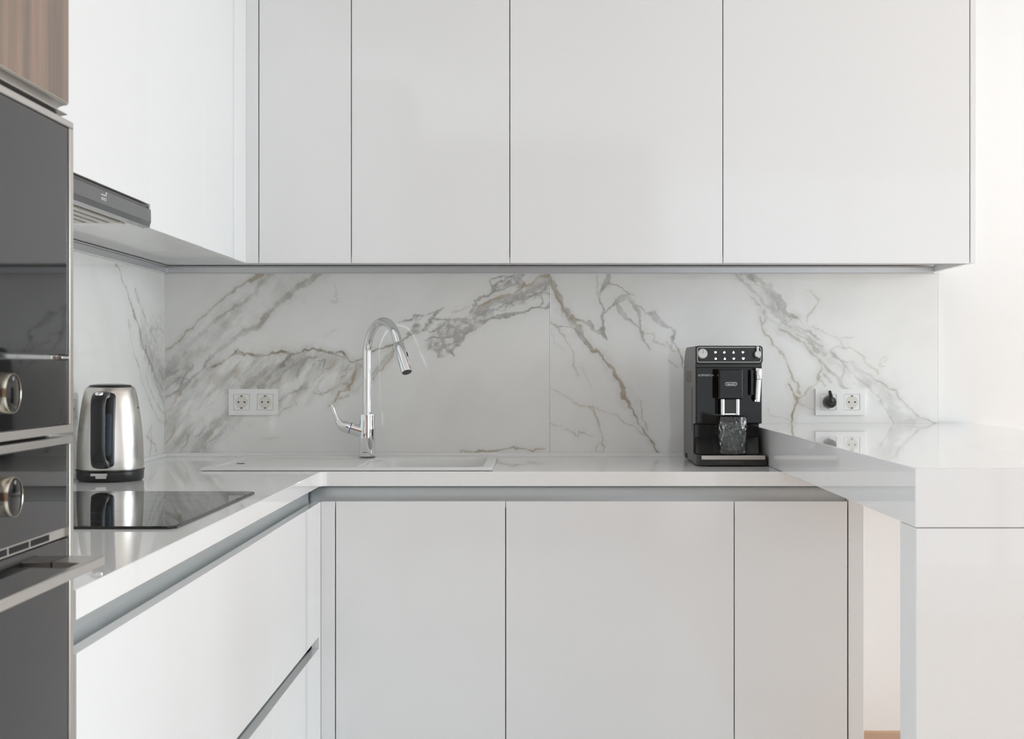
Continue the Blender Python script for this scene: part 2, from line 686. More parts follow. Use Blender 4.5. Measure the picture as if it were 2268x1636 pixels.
def value_noise(u, v, cell, seed):
    r = np.random.default_rng(seed)
    L_ = 97
    lat = r.random((L_, L_)) * 2 - 1
    x, y = u / cell, v / cell
    xi, yi = np.floor(x).astype(int), np.floor(y).astype(int)
    fx, fy = x - xi, y - yi
    fx = fx * fx * (3 - 2 * fx)
    fy = fy * fy * (3 - 2 * fy)
    a = lat[xi % L_, yi % L_]
    b_ = lat[(xi + 1) % L_, yi % L_]
    c = lat[xi % L_, (yi + 1) % L_]
    d = lat[(xi + 1) % L_, (yi + 1) % L_]
    return (a * (1 - fx) + b_ * fx) * (1 - fy) + (c * (1 - fx) + d * fx) * fy


def fbm(u, v, cell, seed, octv=3):
    s = 0
    for k in range(octv):
        s = s + value_noise(u, v, cell / 2 ** k, seed + k) * 0.5 ** k
    return s


def poly_mask(u, v, poly, soft):
    """soft inside mask of a polygon"""
    inside = np.zeros(u.shape, bool)
    dmin = np.full(u.shape, 1e9)
    n = len(poly)
    for i in range(n):
        (x0, y0), (x1, y1) = poly[i], poly[(i + 1) % n]
        cond = ((y0 > v) != (y1 > v))
        with np.errstate(divide='ignore', invalid='ignore'):
            xx = (x1 - x0) * (v - y0) / ((y1 - y0) if y1 != y0 else 1e-9) + x0
        inside ^= cond & (u < xx)
        dx, dy = x1 - x0, y1 - y0
        t = np.clip(((u - x0) * dx + (v - y0) * dy) / (dx * dx + dy * dy + 1e-9), 0, 1)
        dmin = np.minimum(dmin, np.hypot(u - x0 - t * dx, v - y0 - t * dy))
    sd = np.where(inside, dmin, -dmin)
    return np.clip(sd / soft * 0.5 + 0.5, 0, 1)


def voronoi_edge(u, v, cell, seed, ang=0.0, stretch=1.0):
    c, s = math.cos(ang), math.sin(ang)
    x, y = (u * c + v * s) / cell / stretch, (-u * s + v * c) / cell
    xi, yi = np.floor(x).astype(int), np.floor(y).astype(int)
    r = np.random.default_rng(seed)
    J = r.random((61, 61, 2))
    f1 = np.full(u.shape, 9.0)
    f2 = np.full(u.shape, 9.0)
    for dx in (-1, 0, 1):
        for dy in (-1, 0, 1):
            jx = J[(xi + dx) % 61, (yi + dy) % 61]
            d = np.hypot(xi + dx + jx[..., 0] - x, yi + dy + jx[..., 1] - y)
            f2 = np.where(d < f1, f1, np.minimum(f2, d))
            f1 = np.minimum(f1, d)
    return f2 - f1


GREY, OCHRE, DARK = 0, 1, 2
# every vein: (channel, strength, width, haze, [(u, v) or (u, v, width) ...])
V1 = [
    (OCHRE, .50, 1.6, .10, [(578, 606, 5), (573, 609, 4), (556, 616, 3), (540, 624, 3), (518, 646), (478, 675), (455, 695), (438, 713), (418, 728), (408, 743), (393, 760), (367, 780)]),
    (GREY, .42, 1.6, .12, [(578, 606, 6), (540, 624, 3), (478, 675), (418, 728), (393, 760), (367, 780)]),
    (GREY, .62, 7, .16, [(706, 603, 8), (675, 628, 9), (656, 640, 9), (631, 660, 8), (611, 680, 7), (586, 705, 8), (568, 725, 4), (545, 735, 6), (510, 755, 5), (485, 773, 4), (470, 790, 4), (455, 803, 3), (435, 826, 3), (418, 843, 3), (385, 871, 3), (365, 878, 3)]),
    (OCHRE, .22, 5, .06, [(706, 603, 5), (675, 628, 6), (631, 660, 5), (586, 705, 5), (545, 735, 3)]),
    (GREY, .34, 7, .14, [(600, 606, 12), (575, 628, 8), (560, 652, 6), (540, 668, 4), (510, 688, 4), (468, 718, 4), (443, 740, 4), (418, 765, 6), (385, 805, 8), (362, 833, 10)]),
    (OCHRE, .25, 3, .05, [(598, 606), (577, 628), (566, 640), (540, 668), (468, 718)]),
    (GREY, .22, 8, .2, [(530, 690), (505, 715), (480, 740), (455, 770), (425, 790), (395, 815)]),
    (DARK, .45, 1.6, .08, [(450, 818, 1), (473, 813, 1.5), (485, 807, 3), (498, 800, 1.5), (520, 780, 1.5), (530, 775, 3), (540, 787, 2), (558, 787, 2), (568, 780, 2), (590, 784, 1.5), (611, 778, 2), (631, 775, 3), (646, 779, 3), (670, 779, 2.5)]),
    (OCHRE, .55, 3, .10, [(470, 815, 2), (498, 800, 3), (522, 779, 3), (540, 787, 4), (560, 787, 4), (590, 784, 2), (620, 777, 4), (650, 778, 4)]),
    (DARK, .72, 1.8, .10, [(670, 779), (695, 773, 2.4), (718, 779, 2.4), (740, 783, 2.4), (758, 779, 2.6), (765, 790, 2), (780, 800, 2), (803, 793, 1.2), (825, 779, 1.6), (853, 772, 2.6), (876, 760, 2), (898, 748, 1), (911, 740, 1)]),
    (OCHRE, .55, 2.2, .10, [(695, 775), (740, 785), (780, 801), (803, 794), (825, 780), (853, 773), (876, 761), (898, 748, 3), (911, 740, 3), (925, 734, 2)]),
    (GREY, .55, 10, .2, [(428, 1003, 10), (445, 986, 10), (468, 951, 9), (495, 923, 9), (515, 897, 10), (550, 850, 7), (585, 825, 8), (625, 808, 8), (641, 790, 6)]),
    (GREY, .75, 4, .2, [(572, 870, 8), (580, 853, 6), (598, 833, 4), (620, 815, 4), (635, 800, 4), (646, 785, 3)]),
    (DARK, .55, 3, .08, [(625, 815, 4), (632, 800, 4), (636, 790, 4), (646, 781, 3)]),
    (GREY, .6, 3, .2, [(600, 860), (613, 848), (630, 825), (653, 808), (680, 795), (700, 790)]),
    (DARK, .3, 1.6, .05, [(640, 814), (648, 812), (652, 806)]),
    (GREY, .7, 2, .15, [(365, 881, 4), (380, 872), (395, 860), (402, 841), (417, 818), (428, 808)]),
    (GREY, .55, 2, .12, [(365, 863), (385, 843), (402, 833), (420, 843), (408, 858), (395, 872)]),
    (GREY, .5, 3, .15, [(362, 835, 6), (380, 828, 5), (400, 818), (415, 812)]),
    (OCHRE, .65, 1.6, .1, [(367, 978), (380, 966), (387, 951)]),
    (OCHRE, .6, 1.6, .1, [(394, 1003), (410, 976), (420, 961)]),
    (OCHRE, .35, 2.5, .1, [(366, 941), (370, 911), (382, 901), (392, 881), (400, 872)]),
    (GREY, .5, 2, .1, [(435, 966), (445, 953), (450, 941)]),
    (GREY, .55, 2, .1, [(452, 1003), (460, 985), (468, 976), (480, 968), (488, 963)]),
    (GREY, .55, 1.8, .08, [(620, 914), (630, 907), (640, 901)]),
    (GREY, .5, 2, .1, [(616, 890), (636, 871), (658, 863), (682, 851)]),
    (OCHRE, .3, 2, .06, [(640, 905), (652, 890), (655, 900)]),
    (GREY, .6, 2.2, .12, [(655, 836), (660, 818), (672, 803), (685, 793), (700, 788)]),
    (DARK, .45, 1.2, .05, [(690, 811), (700, 798), (718, 795), (722, 808), (720, 816)]),
    (OCHRE, .85, 2.6, .2, [(790, 806, 2), (788, 823, 3), (783, 841, 3.2), (775, 853, 4), (765, 866, 3), (753, 870, 4), (745, 883, 2), (739, 891, 1.6)]),
    (OCHRE, .5, 1.8, .12, [(770, 878, 3), (753, 883), (738, 892), (725, 903)]),
    (OCHRE, .42, 1.6, .1, [(697, 838), (722, 820), (740, 810), (750, 798)]),
    (OCHRE, .42, 1.6, .12, [(697, 870), (715, 873), (735, 866), (753, 855), (770, 848)]),
    (DARK, .25, 1.4, .05, [(705, 862), (716, 873), (735, 866)]),
    (OCHRE, .5, 1.8, .15, [(876, 765), (868, 788), (848, 813), (836, 822), (826, 840)]),
    (GREY, .4, 3, .12, [(872, 770), (855, 795), (835, 815), (820, 830)]),
    (GREY, .45, 2, .1, [(640, 871), (660, 863), (682, 855), (672, 866)]),
    (OCHRE, .45, 1.8, .1, [(757, 842), (772, 826), (786, 815)]),
    (GREY, .35, 4, .15, [(795, 810), (788, 830), (772, 850)]),
    (OCHRE, .2, 2, .05, [(722, 745), (735, 735), (742, 730)]),
    (OCHRE, .22, 2, .05, [(738, 628), (745, 640), (747, 672), (733, 668)]),
    # grey breccia band, upper right of the first slab
    (GREY, .75, 1.6, .05, [(882, 716), (894, 709), (909, 704), (915, 697), (927, 694), (939, 697), (954, 690), (967, 685), (984, 681)]),
    (GREY, .8, 1.5, .05, [(1089, 623), (1101, 616), (1121, 617), (1136, 615), (1152, 607)]),
    (GREY, .8, 1.5, .05, [(1089, 623), (1095, 632), (1108, 627), (1121, 620), (1135, 615)]),
    (GREY, .85, 1.6, .06, [(1096, 632, 3), (1097, 643, 2.5), (1091, 649), (1076, 655), (1055, 662, 2.5), (1056, 670, 3), (1048, 677, 3), (1043, 690, 5)]),
    (GREY, .7, 1.5, .05, [(1096, 644), (1106, 642), (1118, 637), (1130, 633), (1150, 628)]),
    (OCHRE, .62, 3, .08, [(1219, 607, 8), (1200, 610, 3), (1187, 618, 3), (1178, 628, 3), (1162, 633, 3), (1152, 640, 4), (1137, 647, 2.5), (1118, 652, 2.5), (1101, 659, 3), (1078, 669, 2.5), (1056, 677, 2)]),
    (GREY, .55, 6, .1, [(1219, 612, 14), (1205, 622, 10), (1180, 640, 7), (1150, 655, 8), (1110, 664, 8), (1075, 678, 8), (1050, 690, 7)]),
    (GREY, .85, 1.8, .08, [(1219, 679), (1195, 683), (1175, 686), (1152, 690, 3), (1128, 695, 4), (1108, 699, 3), (1083, 706, 2), (1066, 717, 5), (1049, 727, 5), (1028, 742, 4), (1017, 759, 5), (1006, 767, 3), (997, 776, 4), (1006, 786, 3)]),
    (GREY, .75, 1.8, .08, [(960, 707, 3), (977, 709), (997, 710), (1019, 707), (1036, 710), (1051, 704), (1068, 694, 4), (1081, 687), (1105, 679), (1121, 670), (1141, 665), (1162, 657), (1178, 653), (1197, 648), (1210, 648), (1219, 652)]),
    (GREY, .8, 1.4, .06, [(1036, 710), (1028, 720), (1019, 726), (1021, 732), (1014, 739), (1002, 741), (987, 743), (969, 746), (954, 749), (937, 756)]),
    (GREY, .8, 1.3, .06, [(1019, 727), (1007, 724), (992, 724), (981, 727), (967, 729), (960, 734), (946, 737)]),
    (GREY, .75, 1.3, .06, [(992, 724), (992, 734), (999, 739)]),
    (GREY, .6, 2.2, .06, [(1192, 682), (1200, 670), (1202, 655), (1205, 642), (1212, 633)]),
    (GREY, .7, 1.6, .06, [(944, 769), (955, 756), (969, 766), (987, 761), (1011, 751), (1029, 746)]),
    (GREY, .7, 3, .06, [(960, 772), (970, 784, 5), (982, 786, 2)]),
    (GREY, .55, 1.5, .06, [(1128, 679), (1145, 669), (1162, 662), (1178, 654)]),
    (GREY, .6, 4, .05, [(1206, 682), (1212, 676), (1219, 671)]),
    (GREY, .55, 1.4, .05, [(1082, 693), (1100, 683), (1118, 677), (1130, 672)]),
    (OCHRE, .25, 3, .05, [(1005, 690), (1020, 682), (1036, 678)]),
    (OCHRE, .55, 1.8, .08, [(1022, 1001), (1045, 1000), (1078, 1001), (1100, 997), (1120, 991), (1148, 989), (1178, 995), (1207, 989)]),
    (GREY, .5, 1.6, .08, [(1022, 1002), (1078, 1000), (1100, 996), (1148, 990), (1178, 995)]),
    (OCHRE, .15, 1.6, .03, [(585, 969), (600, 970), (615, 968)]),
]
P1 = [   # grey patches of the first slab: (channel, strength, softness, polygon)
    (GREY, .85, 3, [(910, 717), (918, 707), (925, 714), (930, 724), (927, 732), (915, 739), (900, 743)]),
    (GREY, .80, 3, [(915, 700), (927, 693), (938, 697), (928, 706), (918, 708)]),
    (GREY, .90, 3, [(967, 685), (979, 682), (967, 697), (959, 707), (960, 717), (944, 732), (929, 736), (939, 717), (954, 704)]),
    (GREY, .62, 6, [(952, 742), (987, 707), (1036, 707), (1049, 687), (1076, 690), (1081, 705), (1058, 726), (1027, 747), (1011, 766), (999, 774), (976, 786), (962, 774), (944, 769)]),
    (GREY, .75, 3, [(1096, 632), (1128, 622), (1152, 608), (1166, 607), (1158, 625), (1168, 632), (1151, 637), (1128, 633), (1100, 640)]),
    (GREY, .48, 5, [(1100, 665), (1160, 640), (1219, 620), (1219, 650), (1160, 660), (1120, 672)]),
]
V2 = [
    (GREY, .62, 4, .12, [(1218, 612, 5), (1228, 632, 6), (1238, 652, 7), (1245, 672, 8), (1253, 690, 8), (1263, 710, 7), (1283, 728, 6), (1293, 745, 5), (1303, 760, 6), (1318, 775, 5), (1335, 788, 3), (1348, 808, 2.5), (1360, 830, 4), (1373, 850, 3), (1385, 873, 5), (1396, 896, 4), (1403, 913, 2), (1418, 941, 2), (1433, 961, 2), (1446, 978, 2.5), (1456, 1001, 3)]),
    (OCHRE, .6, 2, .10, [(1220, 617, 2.5), (1226, 640, 2.5), (1234, 655, 2), (1246, 682, 2), (1262, 704, 3), (1282, 724, 2), (1318, 774, 2), (1336, 788, 2.5), (1348, 808, 2.5), (1360, 830, 3), (1373, 850, 2.5), (1385, 873, 4.5), (1396, 896, 4), (1403, 913, 2), (1418, 941, 1.6), (1446, 978, 2), (1456, 1001, 2)]),
    (DARK, .4, 1, .03, [(1262, 718), (1282, 734), (1294, 752), (1303, 764), (1320, 779), (1335, 790)]),
    (GREY, .72, 4, .05, [(1263, 700, 5), (1275, 710, 5), (1295, 718, 4), (1303, 718, 6), (1318, 730, 4), (1330, 730, 5), (1337, 725, 4), (1335, 708, 4), (1333, 698, 3), (1335, 688, 2), (1330, 665, 3), (1325, 635, 1.3), (1318, 606, 1.2)]),
    (OCHRE, .5, 3, .05, [(1262, 697, 4), (1275, 708, 3), (1290, 715, 2)]),
    (GREY, .65, 3, .05, [(1330, 665, 2.5), (1335, 645, 3), (1340, 628, 8), (1344, 622, 9), (1350, 606, 6)]),
    (GREY, .75, 2.5, .03, [(1337, 728, 4), (1338, 740, 3), (1341, 748, 1.5)]),
    (GREY, .7, 1.6, .04, [(1350, 625, 3), (1370, 632), (1393, 647), (1404, 652)]),
    (GREY, .62, 4, .06, [(1338, 688, 1.5), (1360, 680, 4), (1375, 663, 4), (1390, 653, 4), (1408, 673, 5), (1418, 688, 4), (1418, 710, 4), (1423, 735, 6), (1433, 760, 2.5), (1437, 775, 1)]),
    (GREY, .52, 5, .06, [(1370, 677, 5), (1380, 695, 7), (1398, 715, 5), (1413, 723, 4), (1425, 733, 5)]),
    (GREY, .55, 4, .06, [(1415, 672, 2), (1433, 693, 2), (1448, 699, 8), (1463, 713, 5), (1478, 725, 3), (1491, 735, 5), (1491, 755, 3), (1501, 780, 2), (1513, 805, 2), (1522, 830, 2)]),
    (DARK, .35, 1.1, .03, [(1491, 745), (1490, 758), (1500, 778), (1507, 790), (1513, 806)]),
    (OCHRE, .3, 2.2, .06, [(1425, 733), (1446, 740, 4), (1446, 755), (1476, 768), (1490, 778)]),
    (GREY, .45, 1.8, .05, [(1491, 748), (1483, 770), (1478, 760)]),
    (OCHRE, .42, 1.8, .08, [(1219, 713), (1233, 723), (1248, 740), (1260, 768), (1270, 795, 3), (1280, 820, 3), (1281, 834)]),
    (GREY, .6, 1.5, .06, [(1218, 715), (1240, 723), (1248, 719), (1260, 720), (1275, 730), (1283, 741)]),
    (OCHRE, .35, 1.6, .06, [(1288, 810), (1300, 833), (1310, 855)]),
    (OCHRE, .32, 1.3, .05, [(1220, 858), (1250, 876), (1283, 896, 2), (1308, 900), (1340, 913), (1370, 928), (1398, 943), (1425, 963)]),
    (OCHRE, .38, 1.6, .07, [(1308, 900, 4), (1320, 918, 3), (1328, 938), (1337, 971), (1340, 1003)]),
    (OCHRE, .30, 1.3, .05, [(1220, 938), (1250, 948), (1285, 966), (1288, 958), (1315, 966)]),
    (OCHRE, .42, 1.6, .06, [(1418, 891), (1425, 918), (1437, 951)]),
    (GREY, .35, 1.6, .06, [(1480, 798), (1501, 812)]),
    (GREY, .2, 2, .06, [(1220, 725), (1230, 755), (1243, 776)]),
    (OCHRE, .28, 1.4, .05, [(1325, 1003), (1322, 990), (1330, 980)]),
    (OCHRE, .15, 3, .05, [(1335, 785), (1345, 776)]),
    # behind and right of the coffee machine
    (GREY, .55, 5, .12, [(1648, 603, 8), (1672, 612, 8), (1692, 628, 8), (1706, 646, 12), (1723, 662, 14), (1733, 683, 10), (1748, 696, 4), (1764, 702, 3)]),
    (GREY, .45, 3, .10, [(1630, 606), (1650, 624, 4), (1667, 643, 4), (1682, 656, 3), (1690, 673, 3), (1710, 686, 4), (1731, 703, 3), (1742, 716, 3), (1752, 722)]),
    (GREY, .35, 4, .10, [(1700, 665, 5), (1716, 684, 5), (1732, 698, 4), (1745, 712, 3)]),
    (OCHRE, .45, 1.8, .06, [(1662, 606), (1678, 628), (1691, 641), (1702, 652)]),
    (OCHRE, .35, 2, .06, [(1665, 660), (1676, 668), (1682, 676)]),
    (GREY, .45, 3, .08, [(1692, 690), (1700, 702), (1694, 712)]),
    (GREY, .5, 1.6, .06, [(1746, 712), (1756, 704), (1766, 702)]),
    (GREY, .35, 2.2, .08, [(1686, 698), (1690, 720), (1695, 737), (1710, 750, 3), (1714, 763, 3), (1727, 775), (1738, 790, 3), (1746, 810), (1753, 827), (1759, 842), (1768, 859), (1772, 872)]),
    (OCHRE, .5, 2, .08, [(1686, 698), (1691, 720), (1696, 737), (1710, 750, 3.2), (1714, 763, 3), (1727, 775, 2.5), (1738, 790, 3.2), (1746, 810, 2), (1753, 827, 2), (1759, 842), (1768, 860), (1772, 873)]),
    (OCHRE, .85, 2, .15, [(1748, 852), (1757, 872), (1767, 884, 3), (1763, 904, 3.6), (1757, 921, 2.6), (1753, 936, 2)]),
    (DARK, .30, 1.6, .04, [(1765, 890), (1762, 905), (1757, 920), (1753, 936)]),
    (OCHRE, .5, 1.8, .10, [(1767, 884, 3), (1775, 880), (1783, 876), (1793, 861), (1808, 848), (1821, 818)]),
    (OCHRE, .28, 1.4, .06, [(1767, 888), (1790, 902), (1808, 912)]),
    (OCHRE, .32, 1.5, .06, [(1699, 900), (1701, 917), (1716, 923), (1740, 931), (1753, 935)]),
    (OCHRE, .38, 2, .08, [(1731, 726), (1752, 739), (1770, 752), (1789, 767), (1802, 780)]),
    (GREY, .42, 2.4, .10, [(1731, 727), (1752, 739), (1770, 752, 3), (1789, 767, 4), (1802, 780), (1819, 797), (1823, 814)]),
    (GREY, .5, 2.4, .10, [(1770, 722), (1778, 728), (1795, 737, 3), (1812, 750, 3)]),
    (GREY, .48, 3, .10, [(1765, 740), (1776, 745), (1797, 758, 4), (1817, 780, 3), (1828, 786)]),
    (GREY, .40, 2, .08, [(1785, 740), (1805, 758), (1822, 765)]),
    (OCHRE, .32, 1.8, .06, [(1757, 698), (1770, 707), (1783, 720), (1789, 716), (1787, 700), (1797, 690), (1808, 675), (1812, 666), (1802, 660), (1789, 645)]),
    (GREY, .32, 1.4, .05, [(1789, 720), (1812, 728), (1842, 739), (1866, 754), (1868, 765), (1847, 767), (1838, 780)]),
    (GREY, .22, 1.3, .04, [(1866, 748), (1890, 746)]),
    (OCHRE, .34, 2.4, .07, [(1868, 767), (1883, 771), (1902, 786, 3), (1919, 801, 3), (1937, 814), (1947, 827)]),
    (GREY, .34, 2.4, .10, [(1840, 782), (1860, 797, 4), (1887, 805, 3), (1909, 818, 4), (1928, 831, 3), (1943, 846), (1962, 854), (1984, 865), (1998, 882), (2013, 899), (2037, 921), (2069, 936)]),
    (OCHRE, .25, 2, .05, [(1943, 846), (1962, 854), (1984, 865), (1998, 882), (2013, 899), (2037, 921), (2069, 936)]),
    (GREY, .48, 2.4, .08, [(1840, 786), (1855, 792, 4), (1868, 805), (1872, 814), (1862, 833)]),
    (GREY, .36, 2.2, .08, [(1872, 812), (1896, 833), (1919, 854, 3), (1941, 874), (1954, 895), (1966, 914), (1979, 934)]),
    (GREY, .24, 14, .10, [(1925, 850, 8), (1960, 880, 14), (1990, 912, 16), (2015, 932, 14)]),
    (GREY, .5, 3, .10, [(1817, 792), (1834, 814), (1851, 831, 4), (1862, 848, 4), (1874, 859)]),
    (GREY, .45, 3, .08, [(1825, 831), (1834, 840), (1840, 850)]),
    (GREY, .40, 3, .08, [(1812, 841), (1820, 848), (1826, 856)]),
    (OCHRE, .22, 1.5, .04, [(1949, 799), (1966, 788), (1968, 797), (1947, 805), (1960, 812)]),
    (GREY, .24, 1.5, .04, [(1990, 935), (2030, 926), (2075, 936)]),
]
P2 = [
    (GREY, .34, 8, [(1690, 640), (1722, 655), (1740, 690), (1765, 702), (1742, 705), (1715, 690), (1690, 665)]),
    (GREY, .35, 4, [(1336, 622), (1350, 620), (1352, 634), (1342, 641), (1335, 640)]),
]


def left_uv(px, py):
    """left wall: distance from the corner and height, from the slanting view of it"""
    s = (1185 - px) / 1.148
    d = 4.1 - 2930 / s
    z = 1.126 - (py - 815) / s
    return (d * SB, (1.126 - z) * SB + 815)


def LW(ch, st, w, hz, pts):
    return (ch, st, w, hz, [left_uv(p[0], p[1]) + ((p[2],) if len(p) > 2 else ()) for p in pts])


V3 = [
    LW(GREY, .62, 3, .06, [(255, 580), (267, 603), (271, 621), (282, 642), (291, 676), (300, 704), (310, 731), (313, 759), (325, 789), (340, 820), (349, 844), (362, 869)]),
    LW(DARK, .45, 1.6, .03, [(291, 676), (300, 704), (310, 731), (314, 759), (325, 789), (340, 820)]),
    LW(GREY, .5, 4, .08, [(300, 642), (306, 670), (322, 700), (331, 731), (345, 760)]),
    LW(GREY, .42, 26, .1, [(316, 735), (322, 760), (335, 790), (350, 825), (363, 850)]),
    LW(OCHRE, .38, 2.5, .05, [(285, 713), (291, 759), (297, 789), (310, 817), (313, 841), (325, 869), (337, 905), (349, 927), (363, 935)]),
    LW(GREY, .4, 4, .06, [(331, 731), (349, 725), (363, 738)]),
    LW(OCHRE, .4, 3, .05, [(337, 942), (325, 966), (343, 985), (346, 1000)]),
    LW(GREY, .45, 3, .06, [(330, 950), (338, 972), (333, 1003)]),
    LW(DARK, .35, 2, .03, [(328, 768), (343, 804), (356, 826), (363, 846)]),
    LW(GREY, .55, 6, .08, [(330, 800), (345, 840), (352, 870), (363, 890)]),
    LW(OCHRE, .45, 3, .05, [(312, 735), (312, 750), (322, 770), (340, 815)]),
    LW(GREY, .4, 3, .05, [(325, 830), (332, 860), (345, 890), (363, 915)]),
    LW(GREY, .35, 3, .04, [(286, 705), (289, 722)]),
    LW(GREY, .35, 4, .04, [(160, 955), (166, 968), (173, 985), (180, 1000)]),
]
P3 = [(GREY, .25, 12, [left_uv(*p) for p in ((335, 700), (363, 690), (363, 900), (345, 860), (325, 790))])]


def vein_fields(u, v, veins, patches, extra=None):
    F = np.zeros(u.shape + (3,))
    wu = u + 4.0 * fbm(u, v, 34, 3, 2) + 2.3 * fbm(u, v, 9, 13, 3)
    wv = v + 4.0 * fbm(u, v, 34, 23, 2) + 2.3 * fbm(u, v, 9, 33, 3)
    wmod = 1.0 + 0.45 * fbm(u, v, 14, 43, 3)
    smod = np.clip(0.86 + 0.42 * fbm(u, v, 20, 53, 3), 0.25, 1.25)
    soft = 0.5 + 0.5 * value_noise(u, v, 16, 63)

    def put(ch, a, sl):
        F[sl + (ch,)] = 1 - (1 - F[sl + (ch,)]) * (1 - np.clip(a, 0, 1))
    ucol, vrow = u[0, :], v[:, 0]
    for ch, st, w, hz, pts in veins:
        us = [p[0] for p in pts]
        vs = [p[1] for p in pts]
        wmax = max([w] + [p[2] for p in pts if len(p) > 2])
        mg = wmax * 5 + 16
        a0, a1 = np.searchsorted(ucol, (min(us) - mg, max(us) + mg))
        b0, b1 = np.searchsorted(vrow, (min(vs) - mg, max(vs) + mg))
        if a1 <= a0 or b1 <= b0:
            continue
        sl = (slice(b0, b1), slice(a0, a1))
        U, V = wu[sl], wv[sl]
        best = np.full(U.shape, 1e9)
        bw = np.full(U.shape, float(w))
        for p, q in zip(pts[:-1], pts[1:]):
            dx, dy = q[0] - p[0], q[1] - p[1]
            t = np.clip(((U - p[0]) * dx + (V - p[1]) * dy) / (dx * dx + dy * dy + 1e-9), 0, 1)
            d = np.hypot(U - p[0] - t * dx, V - p[1] - t * dy)
            ww = (p[2] if len(p) > 2 else w) * (1 - t) + (q[2] if len(q) > 2 else w) * t
            k = d < best
            best = np.where(k, d, best)
            bw = np.where(k, ww, bw)
        bw = bw * wmod[sl] * (0.82 if ch == DARK else 1.0) + 0.3
        t = best / bw
        edge = 0.35 + 0.35 * soft[sl]
        core = np.clip((1.15 - t) / edge, 0, 1)
        core = core * core * (3 - 2 * core)
        put(ch, st * core * smod[sl], sl)
        if hz:
            put(ch, hz * np.exp(-(best / (bw * 2.2 + 5)) ** 2) * smod[sl], sl)
    full = (slice(None), slice(None))
    for ch, st, sf, poly in patches:
        us = [p[0] for p in poly]
        vs = [p[1] for p in poly]
        a0, a1 = np.searchsorted(ucol, (min(us) - 12, max(us) + 12))
        b0, b1 = np.searchsorted(vrow, (min(vs) - 12, max(vs) + 12))
        if a1 <= a0 or b1 <= b0:
            continue
        sl = (slice(b0, b1), slice(a0, a1))
        put(ch, st * poly_mask(wu[sl], wv[sl], poly, sf) * np.clip(0.8 + 0.7 * fbm(u[sl], v[sl], 8, 83, 2), 0.2, 1.2), sl)
    if extra:
        extra(F, u, v, wu, wv, put, full)
    # very faint overall clouding along the stone's diagonal
    cl = fbm(u * 0.7 + v * 0.7, (v - u) * 0.35, 60, 93, 3)
    put(GREY, np.clip(cl, 0, 1) * 0.07, full)
    return np.clip(F, 0, 1)


def extra_first(F, u, v, wu, wv, put, full):
    # cloudy breccia below the brown vein, streaked up to the right
    m1 = poly_mask(wu, wv, [(366, 850), (420, 830), (450, 818), (530, 778), (700, 775), (775, 800), (802, 800), (794, 860), (720, 872), (640, 890), (520, 940), (460, 1003), (366, 1003)], 22)
    ang = math.radians(-52)
    c, s = math.cos(ang), math.sin(ang)
    a, b_ = u * c + v * s, -u * s + v * c
    st = fbm(a * 0.28, b_, 16, 103, 3)
    put(GREY, m1 * np.clip(0.16 + 0.42 * st, 0, 0.6), full)
    st2 = fbm(a * 0.3, b_, 11, 113, 3)
    put(OCHRE, m1 * np.clip(0.34 * st2 + 0.02, 0, 0.35), full)
    ve = voronoi_edge(wu, wv, 20, 5, math.radians(-50), 2.0)
    put(GREY, m1 * np.clip(1 - ve / 0.10, 0, 1) * np.clip(0.5 + st, 0, 1) * 0.42, full)
    # second cloud between the two diagonal bands
    m2 = poly_mask(wu, wv, [(366, 800), (430, 740), (540, 640), (585, 606), (640, 606), (600, 680), (520, 745), (440, 810), (366, 880)], 26)
    put(GREY, m2 * np.clip(0.05 + 0.28 * st, 0, 0.4), full)
    put(OCHRE, m2 * np.clip(0.14 * st2, 0, 0.2), full)
    # light cells in the grey band
    m3 = poly_mask(wu, wv, [(945, 745), (987, 705), (1036, 707), (1049, 687), (1080, 688), (1140, 655), (1219, 635), (1219, 650), (1150, 672), (1085, 700), (1058, 726), (1027, 747), (1011, 768), (985, 788), (960, 775), (942, 768)], 6)
    ve = voronoi_edge(wu, wv, 15, 9, math.radians(-28), 1.7)
    put(GREY, m3 * np.clip(1 - ve / 0.22, 0, 1) * 0.62, full)
    for ch in (GREY,):
        cells = m3 * np.clip((ve - 0.3) / 0.2, 0, 1)
        F[..., ch] *= 1 - 0.30 * cells


def extra_second(F, u, v, wu, wv, put, full):
    m1 = poly_mask(wu, wv, [(1690, 690), (1760, 700), (1830, 760), (1880, 800), (1960, 850), (2030, 935), (1985, 935), (1930, 880), (1860, 850), (1815, 800), (1760, 750), (1700, 720)], 18)
    ang = math.radians(40)
    c, s = math.cos(ang), math.sin(ang)
    a, b_ = u * c + v * s, -u * s + v * c
    st = fbm(a * 0.3, b_, 9, 203, 3)
    put(GREY, m1 * np.clip(0.30 * st, 0, 0.3), full)
    put(OCHRE, m1 * np.clip(0.14 * fbm(a * 0.3, b_, 14, 213, 2), 0, 0.2), full)


